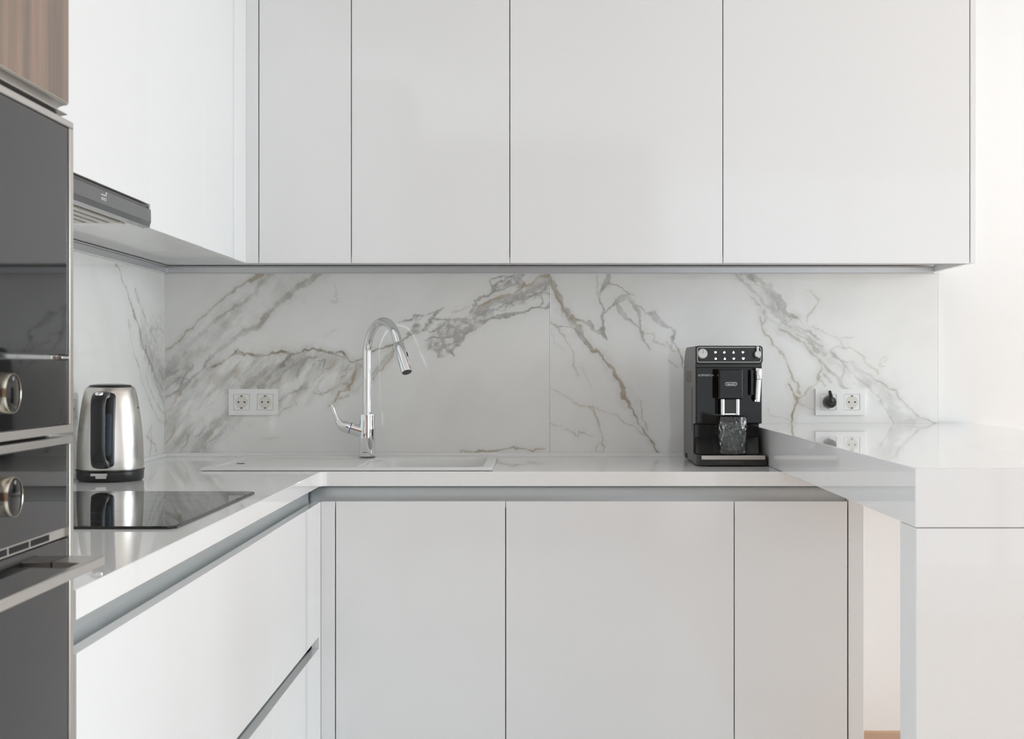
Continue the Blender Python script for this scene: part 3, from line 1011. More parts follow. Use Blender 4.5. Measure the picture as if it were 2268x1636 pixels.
def marble_panel(parent, place, a0, a1, z0, z1, veins, patches, extra, step=0.0015, umap=None):
    """thin slab with a dense front so that its veins can be stored on it; place(a, z, depth) -> world"""
    na = max(2, int(round((a1 - a0) / step)) + 1)
    nz_ = max(2, int(round((z1 - z0) / step)) + 1)
    A = np.linspace(a0, a1, na)
    Z = np.linspace(z1, z0, nz_)
    u = np.broadcast_to(umap(A)[None, :], (nz_, na)).copy()
    v = np.broadcast_to(((1.126 - Z) * SB + 815)[:, None], (nz_, na)).copy()
    F = vein_fields(u, v, veins, patches, extra)
    AA, ZZ = np.meshgrid(A, Z)
    front = np.stack(place(AA, ZZ, 0.0), -1).reshape(-1, 3)
    back = np.array([place(a, z, 0.0095) for a, z in ((a0, z1), (a1, z1), (a1, z0), (a0, z0))])
    co = np.vstack([front, back])
    n = na * nz_
    idx = np.arange(n).reshape(nz_, na)
    q = np.stack([idx[:-1, :-1], idx[1:, :-1], idx[1:, 1:], idx[:-1, 1:]], -1).reshape(-1, 4)
    faces_side = []
    top, bot = list(idx[0, :]), list(idx[-1, :])
    lef, rig = list(idx[:, 0]), list(idx[:, -1])
    faces_side.append([n, n + 1] + [int(i) for i in top[::-1]])
    faces_side.append([n + 2, n + 3] + [int(i) for i in bot])
    faces_side.append([n + 3, n] + [int(i) for i in lef])
    faces_side.append([n + 1, n + 2] + [int(i) for i in rig[::-1]])
    me = bpy.data.meshes.new('marble_panel')
    nq = len(q)
    loops = np.concatenate([q.ravel()] + [np.array(f) for f in faces_side])
    sizes = np.concatenate([np.full(nq, 4), np.array([len(f) for f in faces_side])])
    starts = np.concatenate([[0], np.cumsum(sizes)[:-1]])
    me.vertices.add(len(co))
    me.vertices.foreach_set('co', co.astype(np.float32).ravel())
    me.loops.add(len(loops))
    me.loops.foreach_set('vertex_index', loops.astype(np.int32))
    me.polygons.add(len(sizes))
    me.polygons.foreach_set('loop_start', starts.astype(np.int32))
    me.update(calc_edges=True)
    me.validate()
    at_ = me.attributes.new('vein', 'FLOAT_COLOR', 'POINT')
    colr = np.ones((len(co), 4), np.float32)
    colr[:n, :3] = F.reshape(-1, 3)
    colr[n:, :3] = 0
    at_.data.foreach_set('color', colr.ravel())
    return link('marble_panel', me, 'marble', parent)


back_place = lambda a, z, d: (a, a * 0 + d, z)
left_place = lambda a, z, d: (a * 0 - 1.148 - d, -a, z)
bmap = lambda A: A * SB + 1185
marble_panel(wall_back, back_place, -1.1475, 0.0457, 0.853, 1.418, V1, P1, extra_first, umap=bmap)
marble_panel(wall_back, back_place, 0.0463, 1.2500, 0.853, 1.418, V2, P2, extra_second, umap=bmap)
marble_panel(wall_left, left_place, 0.0, 0.95, 0.853, 1.418, V3, P3, None, umap=lambda A: A * SB)
marble_panel(wall_left, left_place, 0.951, 2.46, 0.853, 1.418, [], [], None, step=0.02, umap=lambda A: A * SB)

# aluminium light strips closing the splashback at the top
trim = thing('light_strip', 'slim aluminium light strip along the top of the marble behind the sink', 'light strip', (0.05, -0.006, 1.418))
box('profile', (-1.142, -0.008, 1.4195), (1.2375, 0.0, 1.4390), 'aluminium', trim, 0.0015)
box('lower_lip', (-1.142, -0.011, 1.4182), (1.2375, 0.0, 1.4195), 'lacquer', trim, 0)
box('upper_lip', (-1.142, -0.016, 1.4392), (1.2375, 0.0, 1.4405), 'lacquer', trim, 0)
trim = thing('light_strip', 'slim aluminium light strip along the top of the marble above the kettle', 'light strip', (-1.144, -1.2, 1.418))
box('profile', (-1.148, -2.46, 1.4195), (-1.140, -0.009, 1.4390), 'aluminium', trim, 0.0015)
box('lower_lip', (-1.148, -2.46, 1.4182), (-1.137, -0.012, 1.4195), 'lacquer', trim, 0)
box('upper_lip', (-1.148, -2.46, 1.4392), (-1.132, -0.017, 1.4405), 'lacquer', trim, 0)


# ------------------------------------------------------------------ cabinets
def carcass_bm(bm, lo, hi, open_side, t=0.016, top=True):
    """hollow cabinet box: open_side '-y' or '+x' is the front"""
    x0, y0, z0 = lo
    x1, y1, z1 = hi
    bm_box(bm, (x0, y0, z0), (x1, y1, z0 + t))
    if top:
        bm_box(bm, (x0, y0, z1 - t), (x1, y1, z1))
    zt = z1 - (t if top else 0)
    if open_side == '-y':
        bm_box(bm, (x0, y0, z0 + t), (x0 + t, y1, zt))
        bm_box(bm, (x1 - t, y0, z0 + t), (x1, y1, zt))
        bm_box(bm, (x0 + t, y1 - 0.008, z0 + t), (x1 - t, y1, zt))
    else:
        bm_box(bm, (x0, y0, z0 + t), (x1, y0 + t, zt))
        bm_box(bm, (x0, y1 - t, z0 + t), (x1, y1, zt))
        bm_box(bm, (x0, y0 + t, z0 + t), (x0 + 0.008, y1 - t, zt))


def body(parent, lo, hi, open_side, top=True, name='body'):
    bm = bmesh.new()
    carcass_bm(bm, lo, hi, open_side, top=top)
    return finish(name, bm, 'carcass', parent)


ZW0, ZWC, ZW1 = 1.424, 1.443, 2.42
# wall cabinets on the back wall: doors hang below the carcass as a grip
ws = [(-0.784, -0.5215, 'narrow white gloss wall cabinet in the corner above the marble, left of the tap'),
      (-0.5215, -0.0718, 'white gloss wall cabinet directly above the kitchen tap'),
      (-0.0718, 0.533, 'wide white gloss wall cabinet between the tap and the coffee machine'),
      (0.533, 1.234, 'widest white gloss wall cabinet, above the coffee machine and bar counter')]
for i, (x0, x1, lab) in enumerate(ws):
    t = thing('wall_cabinet', lab, 'cabinet', ((x0 + x1) / 2, -0.17, ZWC))
    body(t, (x0 + 0.0004, -0.324, ZWC), (x1 - 0.0004, -0.001, ZW1), '-y')
    box('door', (x0 + 0.0013, -0.346, ZW0), (x1 - 0.0013, -0.3265, ZW1), 'lacquer', t, 0.001)
t = thing('cabinet_end_panel', 'white gloss panel closing the wall cabinets towards the white wall', 'panel', (1.244, -0.17, ZW0))
box('panel', (1.2355, -0.346, ZW0), (1.252, -0.001, ZW1), 'lacquer', t, 0.001)

t = thing('corner_cabinet', 'white gloss corner wall cabinet with plain filler strips in the inner corner', 'cabinet', (-0.95, -0.3, ZWC))
body(t, (-1.147, -0.486, ZWC), (-0.842, -0.001, ZW1), '+x')
box('bottom_shelf', (-0.8415, -0.324, ZWC), (-0.785, -0.001, ZWC + 0.016), 'carcass', t, 0)
box('filler_strip', (-0.82, -0.346, ZW0), (-0.7855, -0.3265, ZW1), 'lacquer', t, 0.001)
box('filler_strip', (-0.84, -0.4875, ZW0), (-0.82, -0.3265, ZW1), 'lacquer', t, 0.001)

us = [(0.4885, 0.827, ZW0, 'white gloss wall cabinet over the kettle, beside the corner filler'),
      (0.827, 1.280, ZW0, 'white gloss wall cabinet on the side wall next to the extractor hood'),
      (1.280, 1.895, 1.474, 'white gloss wall cabinet shortened above the grey extractor hood'),
      (1.895, 2.462, ZW0, 'white gloss wall cabinet between the extractor hood and oven tower')]
for d0, d1, zb, lab in us:
    t = thing('wall_cabinet', lab, 'cabinet', (-0.99, -(d0 + d1) / 2, max(zb, ZWC)))
    body(t, (-1.147, -d1 + 0.0004, max(zb, ZWC)), (-0.842, -d0 - 0.0004, ZW1), '+x')
    box('door', (-0.84, -d1 + 0.0010, zb), (-0.82, -d0 - 0.0010, ZW1), 'lacquer', t, 0.001)

# extractor hood pulled under the shortened cabinet
t = thing('extractor_hood', 'slim built-in extractor hood with grey glass front under the wall cabinets', 'hood', (-0.99, -1.585, 1.424))
box('housing', (-1.12, -1.890, 1.4335), (-0.845, -1.285, 1.4725), 'hood_filter', t, 0.002)
prism('front_panel', [(-0.838, 1.4655), (-0.8215, 1.4655), (-0.8165, 1.462), (-0.8160, 1.436), (-0.8200, 1.4255), (-0.838, 1.4255)], 1, -1.890, -1.2885, 'hood_glass', t)
box('upper_rail', (-0.838, -1.890, 1.4657), (-0.8235, -1.2885, 1.4715), 'graphite_plastic', t, 0.001)
box('end_cap', (-0.838, -1.2882, 1.4250), (-0.8190, -1.2830, 1.4715), 'aluminium', t, 0.001)
box('front_rail', (-0.845, -1.890, 1.4262), (-0.8385, -1.2890, 1.4332), 'satin_metal', t, 0.001)
for k in range(10):
    x = -1.105 + k * 0.0245
    box('filter_slat', (x, -1.880, 1.4290), (x + 0.016, -1.330, 1.4334), 'hood_filter', t, 0.0012)
box('lamp_cover', (-1.06, -1.325, 1.4300), (-0.87, -1.295, 1.4334), 'socket_white', t, 0.001)
hp = lambda u, v, w: (-0.8163 + w, -1.596 + u, 1.4470 + v)
text_part('logo', 'cata', 0.0115, 0.030, hp, 'printed_white', t)
box('logo_bar', (-0.8164, -1.611, 1.4525), (-0.8158, -1.582, 1.4541), 'printed_white', t, 0)
box('logo_mark', (-0.8164, -1.5845, 1.4555), (-0.8158, -1.5800, 1.4605), 'printed_white', t, 0)

# base cabinets, back run
XE = [-0.5287, -0.0778, 0.5275, 0.8278]
labs = ['white gloss base cabinet under the sink, beside the drawers in the corner',
        'widest white gloss base cabinet in the middle under the worktop',
        'white gloss base cabinet under the coffee machine beside the bar counter']
ZD = 0.773
for i in range(3):
    x0, x1 = XE[i], XE[i + 1]
    t = thing('base_cabinet', labs[i], 'cabinet', ((x0 + x1) / 2, -0.3, 0.1))
    body(t, (x0 + 0.0005, -0.558, 0.1), (x1 - 0.0005, -0.004, 0.8125), '-y', top=(i > 0))
    box('door', (x0 + 0.0013, -0.597, 0.105), (x1 - 0.0013, -0.578, ZD), 'lacquer', t, 0.001)
t = thing('base_end_panel', 'white gloss end panel closing the base cabinets under the bar counter', 'panel', (0.85, -0.3, 0))
box('panel', (0.8305, -0.597, 0.0), (0.871, -0.002, 0.8125), 'lacquer', t, 0.001)
t = thing('corner_filler', 'white gloss filler strips where the drawers meet the sink cabinet', 'panel', (-0.56, -0.6, 0.1))
box('filler_strip', (-0.567, -0.597, 0.105), (-0.530, -0.578, ZD), 'lacquer', t, 0.001)
box('filler_strip', (-0.587, -0.6255, 0.105), (-0.567, -0.5975, ZD), 'lacquer', t, 0.001)


def channel_poly(face, z0, z1, depth, sgn):
    """C-shaped grip channel section (a, z); face = front plane coordinate, sgn = direction into the cabinet"""
    t = 0.0015
    zc, r = (z0 + z1) / 2, (z1 - z0) / 2
    outer = [(face + sgn * depth * math.sin(math.radians(a)) ** 0.6, zc - r * math.cos(math.radians(a))) for a in range(0, 181, 12)]
    inner = [(face + sgn * max(0.0, (depth - t)) * math.sin(math.radians(a)) ** 0.6, zc - (r - t) * math.cos(math.radians(a))) for a in range(180, -1, -12)]
    return outer + inner


t = thing('grip_channel', 'recessed aluminium grip channel above the base cabinet doors', 'handle', (0.1, -0.57, 0.76))
prism('profile', channel_poly(-0.5775, 0.752, 0.8135, 0.017, 1), 0, -0.604, 0.8295, 'channel_alu', t)
t = thing('grip_channel', 'recessed aluminium grip channel above the drawer fronts beside the hob', 'handle', (-0.6, -1.5, 0.76))
prism('profile', channel_poly(-0.5875, 0.752, 0.8135, 0.017, -1), 1, -2.465, -0.5795, 'channel_alu', t)

# drawer units, side run
dl = [(0.626, 1.236, 'white gloss drawer unit beside the corner, worktop in front of the kettle above'),
      (1.236, 2.464, 'wide white gloss drawer unit under the black hob, next to the oven tower')]
for d0, d1, lab in dl:
    t = thing('drawer_unit', lab, 'drawers', (-0.87, -(d0 + d1) / 2, 0.1))
    body(t, (-1.146, -d1 + 0.0005, 0.1), (-0.607, -d0 - 0.0005, 0.8125), '+x')
    box('drawer_front', (-0.587, -d1 + 0.0002, 0.422), (-0.567, -d0 - 0.0002, ZD), 'lacquer', t, 0.0004)
    box('drawer_front', (-0.587, -d1 + 0.0008, 0.105), (-0.567, -d0 - 0.0008, 0.391), 'lacquer', t, 0.001)
    prism('grip_channel', channel_poly(-0.5875, 0.374, 0.440, 0.018, -1), 1, -d1 + 0.0008, -d0 - 0.0008, 'channel_alu', t)

t = thing('plinth', 'white plinth board under the base cabinets of the sink run', 'plinth', (0.15, -0.54, 0))
box('board', (-0.62, -0.548, 0.0), (0.830, -0.530, 0.0985), 'carcass', t, 0)
t = thing('plinth', 'white plinth board under the drawer units', 'plinth', (-0.63, -1.5, 0))
box('board', (-0.648, -2.464, 0.0), (-0.630, -0.5485, 0.0985), 'carcass', t, 0)

# ------------------------------------------------------------------ worktop (one L-shaped slab with a cut-out for the bowl)
ZT = 0.852


def l_outline(off):
    xe, xb, yf, yn, r = 0.870 - off, -1.1475 + off, -0.600 + off, -2.466 + off, 0.022 + off
    xf = -0.567 - off
    pts = [(xb, -0.0015 - off), (xb, yn), (xf, yn)]
    pts += [(xf + r - r * math.cos(a), yf - r + r * math.sin(a)) for a in [PI / 2 * k / 6 for k in range(7)]]
    pts += [(xe, yf), (xe, -0.0015 - off)]
    return pts


HOLE = [(-0.455, -0.545), (-0.13, -0.545), (-0.13, -0.125), (-0.455, -0.125)]
wt = thing('worktop', 'white polished stone worktop running around the corner under hob and sink', 'worktop', (-0.3, -0.6, 0.814))
bm = bmesh.new()
o0, o1 = l_outline(0.0), l_outline(0.0012)
rings = []
for poly, z in ((o1, ZT), (o0, ZT - 0.0012), (o0, 0.8150), (o1, 0.8138)):
    rings.append([bm.verts.new((p[0], p[1], z)) for p in poly])
hole_t = [bm.verts.new((p[0], p[1], ZT)) for p in HOLE]
hole_b = [bm.verts.new((p[0], p[1], 0.8138)) for p in HOLE]
for a, b_ in zip(rings[:-1], rings[1:]):
    for i in range(len(a)):
        j = (i + 1) % len(a)
        bm.faces.new((a[i], a[j], b_[j], b_[i]))
for i in range(4):
    bm.faces.new((hole_t[i], hole_t[(i + 1) % 4], hole_b[(i + 1) % 4], hole_b[i]))
for ring, hl in ((rings[0], hole_t), (rings[-1], hole_b)):
    allv = ring + hl
    for tri in tessellate_polygon([[v.co for v in ring], [v.co for v in hl]]):
        bm.faces.new([allv[i] for i in tri])
finish('slab', bm, 'worktop', wt)
tag(box('upstand', (-1.1375, -0.0105, ZT), (0.651, -0.0015, 0.8640), 'worktop', None, 0.0008), 'low white stone upstand along the marble behind the sink', 'upstand')
tag(box('upstand', (-1.1475, -2.466, ZT), (-1.1378, -0.0015, 0.8640), 'worktop', None, 0.0008), 'low white stone upstand along the side wall behind the kettle', 'upstand')

# bar counter: thick slab on the worktop, carried by a slab leg at its free end
bar = thing('bar_counter', 'thick white stone bar counter with a slab leg, raised above the worktop', 'bar counter', (1.0, -1.78, 0))
box('top_slab', (0.652, -1.832, 0.8525), (1.365, -0.0015, 0.955), 'bar_stone', bar, 0.0015)
box('end_slab', (0.6535, -1.832, 0.0), (1.3635, -1.732, 0.8515), 'bar_stone', bar, 0.0012)

# ------------------------------------------------------------------ oven tower
DT0, DT1 = 2.470, 3.070
t = thing('tall_cabinet', 'tall cabinet with walnut door housing the two dark glass ovens', 'cabinet', (-0.86, -2.77, 0))
bm = bmesh.new()
for lo, hi in (((-1.147, -DT0 - 0.018, 0.0), (-0.596, -DT0, 2.42)), ((-1.147, -DT1, 0.0), (-0.596, -DT1 + 0.018, 2.42)),
               ((-1.147, -DT1 + 0.018, 0.0), (-1.139, -DT0 - 0.018, 2.42)), ((-1.139, -DT1 + 0.018, 2.402), (-0.596, -DT0 - 0.018, 2.42)),
               ((-1.139, -DT1 + 0.018, 0.42), (-0.596, -DT0 - 0.018, 0.438)), ((-1.139, -DT1 + 0.018, 1.436), (-0.606, -DT0 - 0.018, 1.452)),
               ((-1.139, -DT1 + 0.018, 0.0), (-0.596, -DT0 - 0.018, 0.09))):
    bm_box(bm, lo, hi)
finish('body', bm, 'carcass', t)
box('door', (-0.5945, -DT1 + 0.002, 1.452), (-0.574, -DT0 - 0.001, 2.42), 'walnut', t, 0.001)
box('edge_band', (-0.5945, -DT1 + 0.002, 1.4508), (-0.5742, -DT0 - 0.001, 1.4520), 'brass_chrome', t, 0)
box('lower_door', (-0.5945, -DT1 + 0.002, 0.095), (-0.574, -DT0 - 0.001, 0.432), 'walnut', t, 0.001)
# double grip profile between door and oven: two scooped grooves with a fin between them
f = -0.5755
sec = [(-0.605, 1.4505), (f, 1.4505), (f, 1.4494)]
sec += [(f - 0.0125 * math.sin(math.radians(a)), 1.4440 + 0.0052 * math.cos(math.radians(a))) for a in range(10, 171, 16)]
sec += [(f, 1.4384), (f, 1.4374)]
sec += [(f - 0.0125 * math.sin(math.radians(a)), 1.4325 + 0.0045 * math.cos(math.radians(a))) for a in range(10, 171, 16)]
sec += [(f, 1.4277), (f, 1.4272), (-0.605, 1.4272)]
prism('grip_profile', sec, 1, -DT1 + 0.002, -DT0 - 0.0015, 'satin_metal', t)
box('grip_shade_strip', (-0.5895, -DT1 + 0.004, 1.4290), (-0.5800, -DT0 - 0.026, 1.4362), 'dark_void', t, 0)  # shade inside the lower groove, painted as a solid dark strip


def oven_frame(t, zb, zt, top_w, bot_w, side_w=0.0135):
    d0, d1 = 2.4755, 3.065
    box('frame_rail', (-0.5955, -d1, zt - top_w), (-0.5665, -d0, zt), 'satin_metal', t, 0.0012)
    box('frame_rail', (-0.5955, -d1, zb), (-0.5665, -d0, zb + bot_w), 'satin_metal', t, 0.0012)
    box('frame_post', (-0.5955, -d0 - side_w, zb + bot_w), (-0.5665, -d0, zt - top_w), 'satin_metal', t, 0.0012)
    box('frame_post', (-0.5955, -d1, zb + bot_w), (-0.5665, -d1 + side_w, zt - top_w), 'satin_metal', t, 0.0012)
    box('casing', (-1.05, -3.045, zb + 0.012), (-0.5962, -2.495, zt - 0.012), 'black_plastic', t, 0)


def knob(t, d, z, r=0.0215):
    k = lathe('knob', [(0.0, 0.0), (r, 0.0), (r, 0.014), (r * 0.99, 0.0175), (r * 0.965, 0.0188), (r * 0.95, 0.0186)], (-0.5675, -d, z), 'brass_chrome', t, 'X', 48)
    lathe('knob_face', [(0.0, 0.0182), (r * 0.9, 0.0182), (r * 0.955, 0.0178), (r * 0.955, 0.012)], (-0.5675, -d, z), 'black_gloss', k, 'X', 48)
    lathe('pointer_dot', [(0.0, 0.0188), (0.0022, 0.0187), (0.0022, 0.0182)], (-0.5675, -d, z + r * 0.72), 'silver_print', k, 'X', 12)
    return k


GX0, GX1 = -0.5900, -0.5685
GD0, GD1 = 2.4892, 3.0512
ov = thing('compact_oven', 'dark glass compact oven with one round knob, upper appliance of the tower', 'oven', (-0.8, -2.77, 1.046))
oven_frame(ov, 1.0475, 1.4270, 0.0085, 0.0100)
box('door_glass', (GX0, -GD1, 1.1415), (GX1, -GD0, 1.4183), 'oven_glass', ov, 0.001)
box('control_panel', (GX0, -GD1, 1.0577), (GX1, -GD0, 1.1365), 'oven_glass', ov, 0.001)
box('gap_strip', (GX0, -GD1, 1.1368), (-0.5745, -GD0, 1.1412), 'chrome', ov, 0)
box('strip_end', (-0.5745, -GD0 - 0.022, 1.1372), (-0.5680, -GD0 - 0.0005, 1.1402), 'chrome', ov, 0.0006)
knob(ov, 2.708, 1.0995)

ov = thing('oven', 'dark glass built-in oven with bar handle and knob, lower appliance of the tower', 'oven', (-0.8, -2.77, 0.44))
oven_frame(ov, 0.440, 1.0435, 0.0090, 0.012)
box('control_panel', (GX0, -GD1, 0.9330), (GX1, -GD0, 1.0343), 'oven_glass', ov, 0.001)
box('vent_strip', (GX0, -GD1, 0.9215), (-0.5715, -GD0, 0.9327), 'satin_metal', ov, 0)
for k in range(7):
    d = 2.545 + k * 0.062
    box('vent_slot', (-0.5720, -d - 0.056, 0.9235), (-0.5710, -d, 0.9306), 'dark_void', ov, 0)
box('door_glass', (GX0, -GD1, 0.452), (GX1, -GD0, 0.9205), 'oven_glass', ov, 0.001)
knob(ov, 2.703, 0.990)
h = box('handle', (-0.5330, -3.040, 0.8865), (-0.5235, -2.4900, 0.8985), 'satin_metal', ov, 0.0015)
box('handle_bracket', (-0.5683, -2.545, 0.8905), (-0.5332, -2.4905, 0.8980), 'satin_metal', h, 0.001)
box('handle_bracket', (-0.5683, -3.0395, 0.8905), (-0.5332, -2.985, 0.8980), 'satin_metal', h, 0.001)


# ------------------------------------------------------------------ hob
hob = thing('hob', 'flat black glass hob set on the white worktop in front of the kettle', 'hob', (-0.87, -1.52, ZT))
c = 0.006
poly = [(-1.115, -1.850), (-0.612 - 0.012, -1.850), (-0.612, -1.838), (-0.612, -1.212), (-0.624, -1.200), (-1.115, -1.200)]
bm = bmesh.new()
ins = [(-1.1125, -1.8465), (-0.6255, -1.8465), (-0.6155, -1.8370), (-0.6155, -1.2130), (-0.6255, -1.2035), (-1.1125, -1.2035)]
r0 = [bm.verts.new((p[0], p[1], ZT + 0.0005)) for p in poly]
r1 = [bm.verts.new((p[0], p[1], ZT + 0.0030)) for p in poly]
r2 = [bm.verts.new((p[0], p[1], ZT + 0.0048)) for p in ins]
for a, b_ in ((r0, r1), (r1, r2)):
    for i in range(6):
        bm.faces.new((a[i], a[(i + 1) % 6], b_[(i + 1) % 6], b_[i]))
bm.faces.new(r2)
bm.faces.new(r0[::-1])
finish('glass_plate', bm, 'hob_glass', hob)
for d, x, r in ((1.36, -0.98, 0.09), (1.36, -0.75, 0.072), (1.69, -0.98, 0.072), (1.69, -0.75, 0.09)):
    a = [(x + r * math.cos(2 * PI * k / 40), -d + r * math.sin(2 * PI * k / 40)) for k in range(40)]
    b2 = [(x + (r - 0.0012) * math.cos(2 * PI * k / 40), -d + (r - 0.0012) * math.sin(2 * PI * k / 40)) for k in range(40)]
    frame_prism('cooking_zone_ring', a, b2, 2, ZT + 0.0046, ZT + 0.00485, 'graphite_plastic', hob)

# ------------------------------------------------------------------ sink: one moulded slab, drainer left and bowl right
sk = thing('sink', 'white composite inset sink with grooved drainer and square bowl', 'sink', (-0.5, -0.32, ZT))
SX0, SX1, SD0, SD1, ZR = -0.893, -0.1135, 0.078, 0.577, 0.8615
st = 0.003
xs = np.linspace(SX0, SX1, int((SX1 - SX0) / st) + 1)
ds = np.linspace(SD0, SD1, int((SD1 - SD0) / st) + 1)
X, D = np.meshgrid(xs, ds)


def rr_in(X, D, x0, x1, d0, d1, r):
    """signed distance inside a rounded rectangle (positive inside)"""
    qx = np.abs(X - (x0 + x1) / 2) - (x1 - x0) / 2 + r
    qd = np.abs(D - (d0 + d1) / 2) - (d1 - d0) / 2 + r
    return -(np.hypot(np.maximum(qx, 0), np.maximum(qd, 0)) + np.minimum(np.maximum(qx, qd), 0) - r)


def sm(t):
    t = np.clip(t, 0, 1)
    return t * t * (3 - 2 * t)


edge = rr_in(X, D, SX0, SX1, SD0, SD1, 0.006)
Zs = ZR - 0.004 * (1 - sm(edge / 0.005))
bowl = rr_in(X, D, -0.444, -0.141, 0.150, 0.556, 0.045)
Zs = Zs - 0.172 * sm(bowl / 0.022) ** 1.0
drain = rr_in(X, D, -0.868, -0.470, 0.105, 0.553, 0.03)
dm = sm(drain / 0.012)
gro = 0.5 - 0.5 * np.cos((D - 0.17) / 0.030 * 2 * PI)
gm = sm(rr_in(X, D, -0.80, -0.50, 0.17, 0.47, 0.01) / 0.012)
Zs = Zs - dm * (0.0045 + 0.0015 * sm((X + 0.87) / 0.4)) - dm * gm * 0.0022 * gro
# the drainer runs out into the bowl
run = rr_in(X, D, -0.49, -0.425, 0.19, 0.50, 0.03)
Zs = Zs - np.where(bowl < 0, 0.0055 * sm(run / 0.015), 0)
# tap ledge stays flat
n0, n1 = X.shape
idx = np.arange(n0 * n1).reshape(n0, n1)
co = np.stack([X, -D, Zs], -1).reshape(-1, 3)
q = np.stack([idx[:-1, :-1], idx[1:, :-1], idx[1:, 1:], idx[:-1, 1:]], -1).reshape(-1, 4)
per = list(idx[0, :]) + list(idx[1:, -1]) + list(idx[-1, :-1][::-1]) + list(idx[1:-1, 0][::-1])
bot = co[per].copy()
bot[:, 2] = ZT + 0.0012
base_i = len(co)
co = np.vstack([co, bot])
np_ = len(per)
sides = [[per[i], per[(i + 1) % np_], base_i + (i + 1) % np_, base_i + i] for i in range(np_)]
me = bpy.data.meshes.new('basin')
org = Vector(sk.location)
me.from_pydata([tuple(Vector(p) - org) for p in co], [], [tuple(int(i) for i in f_) for f_ in q] + [tuple(int(i) for i in f_) for f_ in sides])
me.polygons.foreach_set('use_smooth', [True] * len(q) + [False] * np_)
me.update()
link('basin', me, 'sink_granite', sk)
lathe('drain_fitting', [(0.0, 0.004), (0.020, 0.004), (0.030, 0.0065), (0.043, 0.004), (0.044, 0.0)], (-0.29, -0.35, ZR - 0.1725), 'chrome', sk, 'Z', 40)
lathe('overflow_plug', [(0.0, 0.0014), (0.011, 0.0014), (0.0125, 0.0)], (-0.829, -0.375, ZR - 0.0048), 'graphite_plastic', sk, 'Z', 24)

# ------------------------------------------------------------------ tap
fx, fy = -0.506, -0.112
tap = thing('kitchen_tap', 'chrome kitchen tap with high arched pull-out spout and side lever', 'tap', (fx, fy, ZR))
lathe('tap_body', [(0, 0), (0.0245, 0), (0.0252, 0.002), (0.0252, 0.124), (0.0245, 0.1265), (0.0145, 0.1270)], (fx, fy, ZR - 0.0005), 'chrome', tap, 'Z', 56)
text_part('lettering', 'hansgrohe', 0.005, 0.017, lambda u, v, w: (fx + 0.0253 * math.sin(u / 0.0253 - 0.12), fy - (0.0253 + w) * math.cos(u / 0.0253 - 0.12), ZR + 0.0125 + v), 'printed_dark', tap)
# spout: rises straight, arches to the right and out towards the room
dirx, diry = 0.60, -0.80
z0 = ZR + 0.118


def sp_(r_, z):
    return (fx + dirx * r_, fy + diry * r_, z)


R_ = 0.092
zc = 1.170
path = [sp_(0, z0), sp_(0, z0 + 0.05), sp_(0, z0 + 0.10), sp_(0, zc - 0.03), sp_(0, zc)]
for a in range(12, 157, 12):
    path.append(sp_(R_ - R_ * math.cos(math.radians(a)), zc + R_ * 1.02 * math.sin(math.radians(a))))
tip = Vector(path[-1])
tan = (Vector(path[-1]) - Vector(path[-2])).normalized()
path.append(tuple(tip + tan * 0.012))
tube('spout', catmull(path, 4), 0.0137, 'chrome', tap, n=32)
p0 = tip + tan * 0.013
hd = [p0, p0 + tan * 0.002, p0 + tan * 0.04, p0 + tan * 0.092, p0 + tan * 0.095]
sh = tube('spray_head', [tuple(p) for p in hd], [0.0145, 0.0158, 0.0166, 0.0170, 0.0162], 'chrome', tap, n=36)
e = p0 + tan * 0.0951
tube('spray_face', [tuple(e), tuple(e + tan * 0.0012)], [0.0138, 0.0130], 'graphite_plastic', sh, n=28)
sv = Vector((0, 0, 1)).cross(tan).normalized()
nrm = tan.cross(sv).normalized()
if nrm.dot(Vector((0.75, -0.66, 0))) < 0:
    nrm = -nrm
rt = (nrm * 0.8 + Vector((1, 0, 0)) * 0.6).normalized()
b0 = p0 + tan * 0.022 + rt * 0.0148
tube('spray_button', [tuple(b0), tuple(b0 + tan * 0.004), tuple(b0 + tan * 0.05), tuple(b0 + tan * 0.054)], [0.0022, 0.0038, 0.0038, 0.0022], 'chrome', sh, n=14)
b1 = b0 + rt * 0.0032
tube('button_mark', [tuple(b1 + tan * 0.012), tuple(b1 + tan * 0.015), tuple(b1 + tan * 0.026), tuple(b1 + tan * 0.029)], [0.0008, 0.0022, 0.0022, 0.0008], 'black_gloss', sh, n=12)
# side lever
zl = ZR + 0.068
ax = Vector((-0.93, -0.10, 0.30)).normalized()
a0 = Vector((fx, fy, zl))
tube('lever_neck', [tuple(a0 + ax * 0.012), tuple(a0 + ax * 0.052)], [0.0195, 0.0182], 'chrome', tap, n=36)
tube('index_ring', [tuple(a0 + ax * 0.0522), tuple(a0 + ax * 0.0540)], 0.0172, 'blue_mark', tap, n=32)
lv = [a0 + ax * 0.0542, a0 + ax * 0.062, a0 + ax * 0.074, a0 + ax * 0.084 + Vector((0, 0, 0.004)),
      a0 + ax * 0.093 + Vector((0, 0, 0.014)), a0 + ax * 0.101 + Vector((0, 0, 0.028)), a0 + ax * 0.107 + Vector((0, 0, 0.044)), a0 + ax * 0.111 + Vector((0, 0, 0.054))]
tube('lever', catmull([tuple(p) for p in lv], 6), [0.0180, 0.0184, 0.0182, 0.0168, 0.0132, 0.0096, 0.0078, 0.0068, 0.0060, 0.0036], 'chrome', tap, n=32, up=(0, 1, 0), aspect=1.0)


